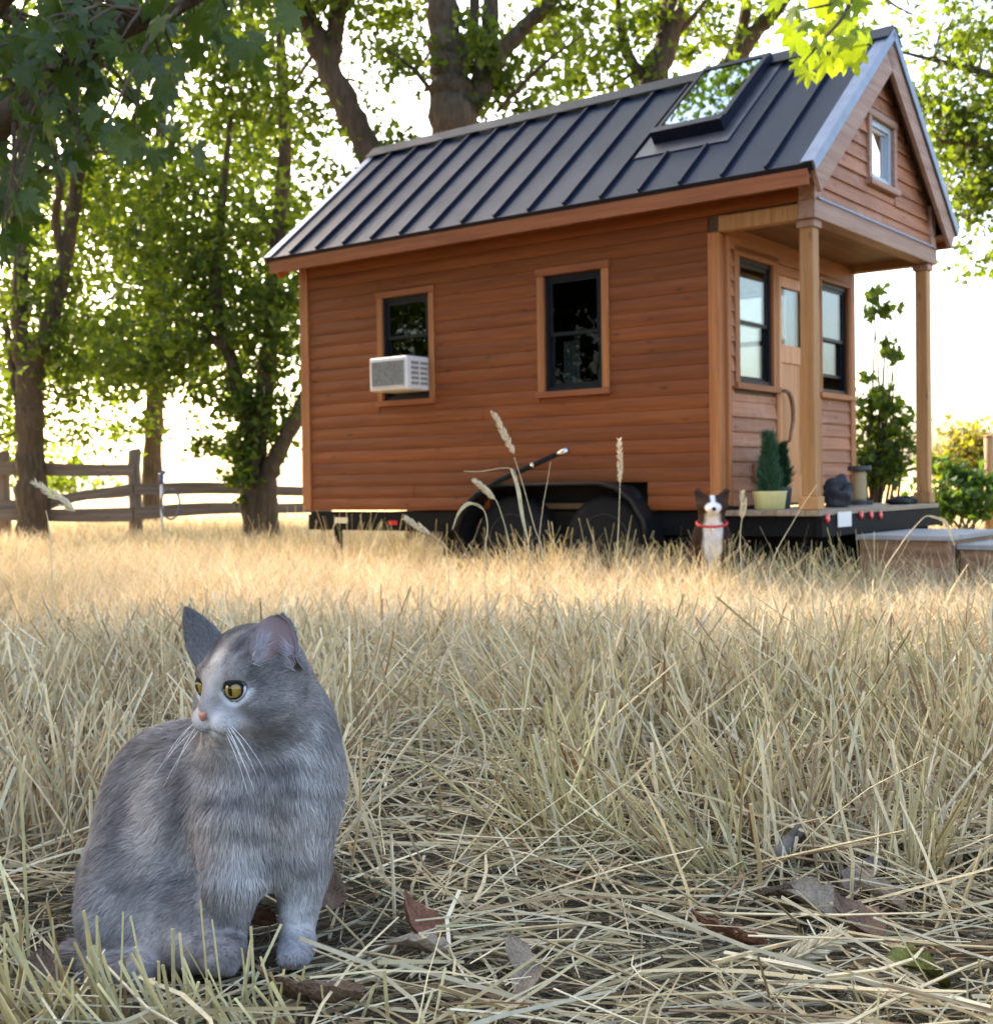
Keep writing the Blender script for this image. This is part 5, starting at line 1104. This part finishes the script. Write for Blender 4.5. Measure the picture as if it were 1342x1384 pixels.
# ------------------------------------------------------------------ the cat
def make_cat():
    S = 1150.
    foot = at(330, 1290, 1.46); base = np.array([-.33, 1.48, float(ground(-.33, 1.48))]); o = empty('cat', tuple(base))
    tag(o, 'grey and cream short haired cat sitting in the straw looking left', 'cat')
    def p(px, py, D): return at(px, py, D)-base
    def pr(r, D): return r/FPX*D
    # head frame
    H = p(337, 921, 1.425); yaw = math.radians(40); dn = -.12; kh = 1.12
    Fh = unit(np.array([-math.sin(yaw), -math.cos(yaw), dn])); Lh = unit(np.cross(Fh, np.array([0, 0, 1.]))*-1.0)
    Lh = unit(np.array([math.cos(yaw), -math.sin(yaw), 0.02])); Uh = unit(np.cross(Lh, Fh)); Uh = Uh if Uh[2] > 0 else -Uh
    Rm = np.stack([Fh, Lh, Uh], 1)
    def h(f, l, u): return H+kh*(f*Fh+l*Lh+u*Uh)
    eyes = [h(.0345, s*.0240, .0035) for s in (1, -1)]; re = .0118*kh
    nose = h(.0605, 0, -.0185)
    cones = [  # body: (a, b, ra, rb)
        (p(372, 975, 1.465), p(372, 1050, 1.47), pr(72, 1.46), pr(80, 1.47)),
        (p(372, 1050, 1.46), p(362, 1140, 1.45), pr(78, 1.46), pr(60, 1.45)),
        (p(350, 1050, 1.50), p(250, 1085, 1.57), pr(88, 1.5), pr(96, 1.57)),
        (p(250, 1085, 1.57), p(212, 1190, 1.585), pr(96, 1.57), pr(102, 1.58)),
        (p(300, 1120, 1.50), p(285, 1185, 1.52), pr(84, 1.5), pr(70, 1.5)),
        (p(205, 1180, 1.50), p(190, 1225, 1.48), pr(78, 1.5), pr(72, 1.48)),
        (p(190, 1225, 1.47), p(262, 1245, 1.42), pr(66, 1.47), pr(42, 1.42)),
        (p(200, 1275, 1.46), p(275, 1290, 1.37), pr(32, 1.46), pr(24, 1.37)),
    ]
    legs = [
        [(p(405, 1090, 1.45), pr(50, 1.45)), (p(408, 1165, 1.455), pr(39, 1.45)), (p(405, 1215, 1.45), pr(30, 1.45)), (p(402, 1255, 1.44), pr(24, 1.44)), (p(402, 1278, 1.425), pr(23, 1.42))],
        [(p(322, 1110, 1.42), pr(54, 1.42)), (p(318, 1180, 1.40), pr(42, 1.4)), (p(312, 1225, 1.40), pr(31, 1.4)), (p(309, 1265, 1.395), pr(25, 1.39)), (p(306, 1288, 1.375), pr(25, 1.37))]]
    paws = [(p(401, 1283, 1.405), (.021, .030, .0145)), (p(304, 1293, 1.355), (.022, .032, .0155))]
    tailp = [p(120, 1262, 1.62), p(100, 1285, 1.55), p(105, 1300, 1.47), p(140, 1308, 1.42), p(190, 1315, 1.38)]
    def body(P):
        d = s_cone(P, *cones[0])
        for c in cones[1:]: d = smin(d, s_cone(P, *c), .045)
        for lg in legs:
            e = None
            for (a, ra), (b_, rb) in zip(lg[:-1], lg[1:]):
                c = s_cone(P, a, b_, ra, rb); e = c if e is None else np.minimum(e, c)
            d = smin(d, e, .020)
        for c, r in paws:
            d = smin(d, s_ell(P, c, r), .012)
            for t in (-1, 0, 1): d = smin(d, s_ell(P, c+np.array([t*.011, -.026+.004*abs(t), -.002]), (.0075, .011, .0095)), .004)
        for a, b_ in zip(tailp[:-1], tailp[1:]): d = smin(d, s_cone(P, a, b_, .020, .019), .012)
        return d
    def head(P):
        k = kh
        d = s_ell(P, h(-.006, 0, .007), np.array((.050, .0505, .050))*k, Rm)
        for s in (1, -1):
            d = smin(d, s_ell(P, h(.010, s*.0345, -.021), np.array((.031, .028, .027))*k, Rm), .018)
            d = smin(d, s_ell(P, h(.0425, s*.0145, -.0275), np.array((.0175, .0190, .0150))*k, Rm), .007)
            d = smin(d, s_ell(P, h(.030, s*.021, .017), np.array((.015, .015, .011))*k, Rm), .012)
        d = smin(d, s_ell(P, h(.036, 0, -.0405), np.array((.015, .0145, .010))*k, Rm), .006)
        d = smin(d, s_cone(P, h(.034, 0, .016), h(.053, 0, -.012), .0150*k, .0095*k), .012)
        for e in eyes: d = -smin(-d, re*1.03-np.linalg.norm(P-e.astype(np.float32), axis=-1), .002) if False else np.maximum(d, re*1.02-np.linalg.norm(P-e.astype(np.float32), axis=-1))
        return d
    def fn(P):
        b_ = body(P); hd = head(P)
        hd2 = smin(hd, s_cone(P, h(-.018, 0, -.012), p(370, 990, 1.46), .047, pr(68, 1.46)), .03)
        d = smin(b_, hd2, .03); return d
    def coat(P):
        n = len(P); base_c = np.array([.275, .240, .226]); c = np.tile(base_c, (n, 1)); n1 = vnoise(P, 22, 2)+.5*vnoise(P, 47, 3); n2 = vnoise(P, 13, 5)
        c = c*np.clip(1+.42*n1[:, None]+.34*vnoise(P, 105, 7)[:, None], .35, 2.2); q = P+base-CAM; dpt = q@_F; px = PW/2+FPX*(q@_R)/dpt; py = PH/2-FPX*(q@_U)/dpt
        nf = vnoise(P, 120, 21)
        def patch(cx, cy, rx, ry, colr, a, soft=1.):
            w = np.exp(-((((px-cx)+12*n1)/rx)**2+(((py-cy)+12*n2)/ry)**2)*soft)*a*np.clip(1+.7*nf, 0, 1.25); return np.clip(w, 0, 1)[:, None], np.array(colr)
        CR = (.50, .40, .32); LG = (.66, .62, .60); DK = (.062, .058, .060)
        for w, k in (patch(205, 1090, 22, 75, CR, .75), patch(250, 1120, 40, 60, LG, .25), patch(315, 1040, 60, 30, LG, .35), patch(300, 1125, 45, 22, CR, .6), patch(355, 1105, 45, 30, CR, .35), patch(335, 1170, 26, 60, LG, .65),
                     patch(395, 1225, 35, 60, LG, .6), patch(420, 1130, 40, 80, LG, .5), patch(425, 1020, 30, 60, LG, .55), patch(355, 1035, 90, 9, DK, .6), patch(400, 1060, 60, 9, DK, .45), patch(345, 1085, 70, 8, DK, .4), patch(322, 1120, 45, 9, DK, .55),
                     patch(245, 1090, 16, 70, DK, .7), patch(165, 1100, 20, 80, DK, .55), patch(300, 1075, 30, 10, DK, .6), patch(365, 1150, 40, 9, DK, .5), patch(410, 1165, 26, 9, DK, .5), patch(200, 1190, 40, 12, DK, .4), patch(395, 1005, 50, 8, DK, .5), patch(310, 1000, 30, 16, DK, .4), patch(440, 985, 12, 40, DK, .4), patch(270, 1210, 60, 40, DK, .45), patch(150, 1240, 50, 40, LG, .25), patch(400, 1280, 26, 14, (.15, .15, .18), .5)):
            c = c*(1-w)+k*w
        # head colouring in the head frame
        hq = (P-H)@Rm/kh; f, l, u = hq[:, 0], hq[:, 1], hq[:, 2]; hd = ss(.095, .065, np.linalg.norm(hq, axis=1))
        def hp(cf, cl, cu, rf_, rl, ru, colr, a):
            w = np.exp(-(((f-cf)/rf_)**2+((l-cl)/rl)**2+((u-cu)/ru)**2))*a*hd; return w[:, None], np.array(colr)
        WH = (.74, .71, .72)
        st = np.sin(l*420+3*vnoise(P, 60, 8))*ss(.012, .03, u)*ss(-.03, .0, f)*hd; c = c*(1-.22*st[:, None])
        for w, k in (hp(.045, .010, -.034, .022, .027, .013, WH, .95), hp(.050, .013, -.026, .014, .012, .009, WH, .75), hp(.050, -.013, -.026, .014, .012, .009, WH, .75), hp(.036, .004, .030, .020, .0065, .020, (.62, .50, .40), 1.), hp(.050, .005, .008, .012, .005, .016, (.55, .46, .40), .9), hp(.030, .022, .024, .014, .012, .010, (.24, .20, .19), .5),
                     hp(.030, .034, -.014, .020, .012, .008, DK, .7), hp(.012, .044, -.020, .03, .02, .0045, DK, .75), hp(.004, .046, -.034, .03, .02, .0045, DK, .6), hp(.020, .036, .016, .02, .006, .014, DK, .45), hp(.020, -.012, .040, .02, .004, .014, DK, .6), hp(.020, .020, .040, .02, .004, .014, DK, .6), hp(.010, .040, -.036, .03, .02, .014, (.36, .35, .37), .6), hp(.0, .046, .0, .03, .02, .02, (.20, .185, .185), .5), hp(.052, -.002, -.002, .012, .007, .010, (.30, .27, .29), .5), hp(.052, .010, -.0355, .018, .014, .0016, (.10, .09, .09), .7), hp(.052, -.010, -.0355, .018, .014, .0016, (.10, .09, .09), .7)):
            c = c*(1-w)+k*w
        for e in eyes:
            de = np.linalg.norm(P-e, axis=1); up_ = (P-e)@Uh; w = (ss(re*1.75, re*1.35, de)*ss(.001, -.004, up_))[:, None]*.9; c = c*(1-w)+np.array([.62, .60, .60])*w
            w = ss(re*1.26, re*1.14, de)[:, None]; c = c*(1-w)+np.array([.03, .028, .03])*w
        return np.clip(c, .012, .9)
    lo = np.array([-.33, -.20, -.03]); hi = np.array([.20, .33, .46])
    V, Q = surface_net(fn, lo, hi, .0045)
    hc = h(.012, 0, -.004); cen = V[Q].mean(1); inb = lambda c: np.linalg.norm(c-hc, axis=1) < .070
    V2, Q2 = surface_net(fn, hc-.078, hc+.078, .0021); c2 = V2[Q2].mean(1)
    Q = np.concatenate([Q[~inb(cen)], Q2[inb(c2)]+len(V)]); V = np.concatenate([V, V2])
    link('body', npmesh('cat_body', V, [Q], coat(V), smooth=True), o, M['skin'])
    headd = lambda P: np.linalg.norm(P-h(.01, 0, 0), axis=1)
    def length(P):
        hq = (P-H)@Rm/kh; face = ss(.012, .055, hq[:, 0]); b_ = .0185-.0105*ss(.12, .06, headd(P)); b_ = b_*(1-.55*face*ss(.09, .07, headd(P))); low = ss(.12, .05, P[:, 2])*ss(.16, .10, np.minimum(np.linalg.norm(P-paws[0][0], axis=1), np.linalg.norm(P-paws[1][0], axis=1))); return np.maximum(b_*(1-.68*low), .0040)
    def flow(P):
        hd = ss(.12, .07, headd(P))[:, None]; q = P+base-CAM; px = PW/2+FPX*(q@_R)/(q@_F); lft = ss(330, 220, px)[:, None]
        away = unit(P-h(.075, 0, -.012)); fl = np.array([0, 0, -1.])*(1-.35*lft)+np.array([-.75, .35, -.2])*lft*.9
        fl = fl+.35*np.stack([vnoise(P, 16, 11), vnoise(P, 16, 12), vnoise(P, 16, 13)*.4], -1)+.30*np.stack([vnoise(P, 75, 14), vnoise(P, 75, 15), vnoise(P, 75, 16)], -1); return away*hd+fl*(1-hd)
    def keep(P):
        k = np.ones(len(P), bool)
        for e in eyes: k &= np.linalg.norm(P-e, axis=1) > re*1.22
        k &= np.linalg.norm(P-nose, axis=1) > .006*kh
        return k
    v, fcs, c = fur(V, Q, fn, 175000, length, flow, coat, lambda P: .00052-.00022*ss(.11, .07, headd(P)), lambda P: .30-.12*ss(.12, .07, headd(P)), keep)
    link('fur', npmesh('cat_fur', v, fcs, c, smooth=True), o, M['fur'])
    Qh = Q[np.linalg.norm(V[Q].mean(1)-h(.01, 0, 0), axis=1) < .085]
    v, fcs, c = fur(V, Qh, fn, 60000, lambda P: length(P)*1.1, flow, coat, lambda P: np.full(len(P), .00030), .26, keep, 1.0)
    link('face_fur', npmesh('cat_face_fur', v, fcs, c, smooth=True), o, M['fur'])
    # ears: cupped shells
    def ear(name, s, tip, b0, b1, cup, fwd, grey):
        """b0,b1 base corners, tip; grid of points with a rounded outline, pushed back to form a cup"""
        nu, nv = 13, 14; G = []; b0, b1, tip, fwd = map(np.asarray, (b0, b1, tip, fwd))
        for j in range(nv):
            t = j/(nv-1); wd = (1-t**(2.9-1.2*grey))**(.56+.16*grey) if t < 1 else 0
            for i in range(nu):
                q = i/(nu-1)*2-1; cen = (b0+b1)/2*(1-t)+tip*t; half = (b1-b0)/2*wd
                cen = cen-fwd*.020*max(0, 1-t/.28)**1.6
                G.append(cen+half*q-fwd*cup*(1-q*q)*(1-t*.75)*1.0+fwd*.006*q*q*(1-t))
        G = np.array(G); nrm = unit(fwd); F = [(j*nu+i, j*nu+i+1, (j+1)*nu+i+1, (j+1)*nu+i) for j in range(nv-1) for i in range(nu-1)]; n = len(G); th = .0022
        Vv = np.concatenate([G+nrm*th*.5, G-nrm*th*.5]); F2 = F+[tuple(n+k for k in f[::-1]) for f in F]
        edge = [j*nu for j in range(nv)]+[(nv-1)*nu+i for i in range(1, nu)]+[j*nu+nu-1 for j in range(nv-2, -1, -1)]
        for a, b_ in zip(edge[:-1], edge[1:]): F2.append((a, b_, n+b_, n+a))
        cc = np.empty((2*n, 3)); tt = np.repeat(np.arange(nv)/(nv-1), nu); qq = np.tile(np.abs(np.linspace(-1, 1, nu)), nv)
        inner = np.array([.34, .22, .21])*(1-.25*tt[:, None])+np.array([.05, .06, .07])*(qq[:, None]**2); inner = inner*(1-.5*(np.exp(-((tt-.22)/.12)**2-((qq-.1)/.3)**2))[:, None]); cc[:n] = inner*(1-grey)+np.array([.19, .178, .178])*grey; cc[n:] = np.array([.19, .178, .178])
        me = npmesh('cat_ear', Vv, [np.array([f]) for f in F2], cc, smooth=True); eo = link('ear', me, o, M['furskin'])
        # ear tufts inside and short fur on the back and rim
        k = 2600; jj = rng.integers(0, n-nu-1, k); w1, w2 = rng.random((k, 1)), rng.random((k, 1)); root = G[jj]+(G[np.where(jj % nu == nu-1, jj, jj+1)]-G[jj])*w1+(G[jj+nu]-G[jj])*w2-nrm*th*.6; d = unit((tip-(b0+b1)/2)*14+rng.normal(size=(k, 3))*.25-nrm*.3); P3 = np.stack([root, root+d*.0022, root+d*.0042-nrm*.0006], 1)
        Va, Fa = ribbons(P3, unit(np.cross(d, rdir(k)))*.0003, [1, .8, .1]); ca = np.repeat(np.tile(np.array([.22, .205, .205]), (k, 1))*(.6+.7*rng.random((k, 1))), 6, 0)
        k = int(420*(1-grey))+2; t = rng.random(k)*.45; q = np.where(rng.random(k) < .75, -1., 1.)*(s if s else 1)*(.55+.45*rng.random(k)); cen = (b0+b1)/2*(1-t)[:, None]+tip*t[:, None]; root = cen+(b1-b0)/2*q[:, None]*((1-t**2.1)**.72)[:, None]*.95+fwd*.001
        d = unit(-(b1-b0)[None]*q[:, None]*10+(tip-(b0+b1)/2)[None]*8+rng.normal(size=(k, 3))*.22+fwd*.25); ln = (.010+.012*rng.random(k))[:, None]; P3 = np.stack([root, root+d*ln*.5, root+d*ln], 1)
        Vb, Fb = ribbons(P3, unit(np.cross(d, rdir(k)))*.00028, [1, .8, .1]); cb = np.repeat(np.tile(np.array([.46, .42, .44]), (k, 1))*(.8+.4*rng.random((k, 1))), 6, 0)
        link('ear_fur', npmesh('ear_fur', np.concatenate([Va, Vb]), [Fa, Fb+len(Va)], np.concatenate([ca, cb])), eo, M['fur'])
    M['furskin'] = attr_mat('ear_skin', .7, .15, .25, (1.2, .8, .75))
    ear('ear', 1, p(376, 831, 1.400), p(338, 898, 1.362), p(403, 908, 1.384), .022, unit(np.array([-.50, -.85, .05])), .0)
    ear('ear', -1, p(250, 822, 1.445), p(311, 872, 1.420), p(266, 908, 1.412), .010, unit(np.array([-.55, .80, .1])), 1.)
    # eyes
    for e, s in zip(eyes, (1, -1)):
        look = unit(Fh*.95+Lh*s*.22+np.array([0, -.12, -.06])); a = unit(np.cross(look, np.array([0, 0, 1.]))); b_ = np.cross(a, look); Vv, F, C = [e+look*re*1.0], [], [(.005, .005, .005)]; nr_, ns = 22, 32
        for i in range(1, nr_):
            th = math.pi*.62*i/(nr_-1)
            for j in range(ns):
                ph = 2*math.pi*j/ns; d = look*math.cos(th)+math.sin(th)*(math.cos(ph)*a+math.sin(ph)*b_); Vv.append(e+d*re)
                x_, y_ = math.sin(th)*math.cos(ph), math.sin(th)*math.sin(ph); pup = (x_/.24)**2+(y_/.42)**2; rim = th > 1.02
                C.append((.006, .006, .006) if pup < 1 else ((.02, .018, .015) if rim else ((.30+.06*math.sin(ph*13))*(1.15-.65*(th/1.02)**3), (.185+.04*math.sin(ph*17))*(1.15-.75*(th/1.02)**3), .030)))
        F = [(0, 1+j, 1+(j+1) % ns) for j in range(ns)]; F4 = [(1+(i-1)*ns+j, 1+i*ns+j, 1+i*ns+(j+1) % ns, 1+(i-1)*ns+(j+1) % ns) for i in range(1, nr_-1) for j in range(ns)]
        link('eye', npmesh('cat_eye', np.array(Vv), [np.array(F), np.array(F4)], np.array(C), smooth=True), o, M['eyewet'])
    # eyelids: cap round each eyeball with an almond opening
    for e, s in zip(eyes, (1, -1)):
        look = unit(Fh*.95+Lh*s*.30); a = unit(np.cross(look, Uh)); a = a*np.sign(a@Lh)*s; b_ = Uh-look*(Uh@look); b_ = unit(b_); Vv, C = [], []; nr_, ns = 9, 40
        for i in range(nr_):
            for j in range(ns):
                ph = 2*math.pi*j/ns; cx_, sy_ = math.cos(ph), math.sin(ph); th0 = math.radians(58)*abs(cx_)**1.5+(math.radians(19) if sy_ > 0 else math.radians(36))*(1-abs(cx_)**1.6)
                th = th0+(math.radians(104)-th0)*i/(nr_-1); tilt = .22*cx_*math.sin(th); d = look*math.cos(th)+math.sin(th)*(cx_*a+sy_*b_)+b_*tilt*.6; d = unit(d); Vv.append(e+d*re*(1.045+.05*min(i, 3)/3))
                k = i/(nr_-1); lo_c = np.array([.60, .58, .58]) if sy_ < .1 else np.array([.13, .125, .135]); C.append(np.array([.012, .011, .012]) if i < (3 if sy_ > 0 else 2) else lo_c)
        F4 = [(i*ns+j, i*ns+(j+1) % ns, (i+1)*ns+(j+1) % ns, (i+1)*ns+j) for i in range(nr_-1) for j in range(ns)]
        link('eyelid', npmesh('cat_eyelid', np.array(Vv), [np.array(F4)], np.array(C), smooth=True), o, M['skin'])
    # nose leather
    nm = MB(); pts = [(.0655, 0, -.0215), (.0625, .0062, -.0165), (.0600, .0035, -.0135), (.0600, -.0035, -.0135), (.0625, -.0062, -.0165), (.0625, .0045, -.0225), (.0625, -.0045, -.0225), (.0625, 0, -.0285), (.056, 0, -.020)]
    pts = [(.0605+(a-.0605)*1.3+.0005-.0015, b_*1.35, -.0185+(c-(-.0200))*1.25) for a, b_, c in pts]
    Vn = [h(*q) for q in pts]; nm.add(Vn, [(0, 1, 2), (0, 2, 3), (0, 3, 4), (0, 5, 1), (0, 4, 6), (0, 7, 5), (0, 6, 7), (8, 2, 1), (8, 3, 2), (8, 4, 3), (8, 1, 5), (8, 6, 4), (8, 5, 7), (8, 7, 6)])
    no = nm.build('nose', plain('pink_nose', (.42, .17, .12), .45, 0, .12, 200.), o, True); sm = no.modifiers.new('round', 'SUBSURF'); sm.levels = 2; sm.render_levels = 2
    # whiskers
    for s in (1, -1):
        for i in range(7):
            r0 = h(.050, s*(.014+.003*(i % 3)), -.025-.003*(i//3)); out = unit(Lh*s*(.9 if s > 0 else .55)+Fh*(.25-.10*(i % 3))+np.array([0, 0, -.28-.16*i/3])); ln = .052+.014*(i % 4); drop = np.array([0, 0, -1.])
            P = [r0, r0+out*ln*.4+drop*.002, r0+out*ln*.75+drop*.009, r0+out*ln+drop*.019]
            MB().tube(spline(P, 10), np.linspace(.00034, .00010, 10), 4).build('whisker', M['whisk'], o, True)
    return o
M['whisk'] = plain('white_whisker', (.85, .85, .86), .4, 0, .02)
make_cat()

# ------------------------------------------------------------------ the dog
def make_dog():
    b = np.array([1.35, 7.85, 0.]); b[2] = float(ground(b[0], b[1])); o = empty('dog', tuple(b), -.10); tag(o, 'brown and white dog with a red collar sitting beside the house', 'dog')
    z0 = .0
    def fn(P0):
        P = P0.copy(); P[..., 0] /= 1.28; P[..., 1] /= 1.1; P[..., 2] /= 1.06; up = np.clip((P[..., 2]-.50)/.08, 0, 1); P[..., 0] = P[..., 0]/(1+.28*up); P[..., 1] = P[..., 1]/(1+.15*up)
        d = s_cone(P, (0, .03, .42), (0, .12, .26), .088, .105); d = smin(d, s_cone(P, (0, .12, .26), (0, .22, .14), .11, .12), .05)
        for s in (-1, 1):
            d = smin(d, s_ell(P, (s*.085, .15, .12), (.065, .13, .11)), .03); d = smin(d, s_cone(P, (s*.11, .10, .04), (s*.11, -.03, .028), .035, .028), .02)
            d = smin(d, s_cone(P, (s*.055, .0, .38), (s*.052, -.01, .18), .045, .033), .03); d = smin(d, s_cone(P, (s*.052, -.01, .18), (s*.052, -.015, .04), .030, .024), .015); d = smin(d, s_ell(P, (s*.052, -.035, .022), (.028, .042, .022)), .012)
        d = smin(d, s_cone(P, (0, .02, .44), (0, -.01, .545), .072, .056), .03)
        d = smin(d, s_ell(P, (0, -.03, .595), (.062, .070, .058)), .02); d = smin(d, s_cone(P, (0, -.07, .585), (0, -.135, .568), .036, .026), .02); d = smin(d, s_ell(P, (0, -.115, .548), (.020, .030, .012)), .01)
        for s in (-1, 1):
            d = smin(d, s_cone(P, (s*.038, -.015, .632), (s*.056, -.015, .682), .027, .010), .012); d = smin(d, s_cone(P, (s*.056, -.016, .678), (s*.064, -.040, .674), .010, .006), .008)
        d = smin(d, s_cone(P, (0, .30, .06), (.14, .36, .04), .03, .022), .02)
        return np.maximum(d, -P[..., 2]+.001)
    def coat(P):
        P = P/np.array([1.28, 1.1, 1.06]); n = len(P); x, y, z = P.T; n1 = vnoise(P, 18, 4); br = np.array([.050, .026, .017]); wh = np.array([.72, .69, .66]); c = np.tile(br, (n, 1))*(1+.35*n1[:, None])
        bl = ss(.013, .006, np.abs(x)+.004*n1)*ss(-.02, -.05, y)*ss(.55, .57, z); mz = ss(-.112, -.126, y)*ss(.53, .54, z); ch = ss(.050, .034, np.abs(x)+.018*ss(.36, .26, z)+.01*n1)*ss(.07, .02, y)*ss(.56, .54, z)*(1-ss(.48, .50, z)*ss(.02, .05, np.abs(x))); ft = ss(.16, .12, z)*ss(.06, .0, y)
        w = np.clip(np.maximum.reduce([bl, mz, ch, ft]), 0, 1)[:, None]; c = c*(1-w)+wh*w; nl = ss(.018, .012, np.linalg.norm(P-np.array([0, -.160, .573]), axis=1))[:, None]; return np.clip(c*(1-nl)+.012*nl, .01, .9)
    V, Q = surface_net(fn, (-.27, -.24, -.01), (.27, .46, .78), .0075); link('body', npmesh('dog_body', V, [Q], coat(V), smooth=True), o, M['skin'])
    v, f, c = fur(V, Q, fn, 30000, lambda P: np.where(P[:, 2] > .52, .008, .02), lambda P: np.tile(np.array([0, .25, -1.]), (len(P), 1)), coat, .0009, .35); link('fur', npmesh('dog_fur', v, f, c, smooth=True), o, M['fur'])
    for s in (-1, 1): MB().lathe([(.002, -.009), (.007, -.006), (.0095, 0), (.007, .006), (.002, .009)], (s*.046, -.112, .641), 12, 1).build('eye', M['black'], o, True)
    MB().lathe([(.003, -.008), (.011, -.005), (.013, .0), (.010, .006), (.004, .009)], (0, -.203, .609), 12, 1).build('nose', M['black'], o, True)
    th = np.linspace(0, 2*np.pi, 30); MB().tube([(.094*math.cos(t), .013+.082*math.sin(t), .517+.022*math.sin(t)) for t in th], .0085, 8, cap=False).build('collar', plain('red_collar', (.55, .025, .03), .5), o, True)
    MB().lathe([(.012, -.002), (.012, .002)], (0, -.085, .477), 12, 1).build('collar_tag', M['chrome'], o)
make_dog()
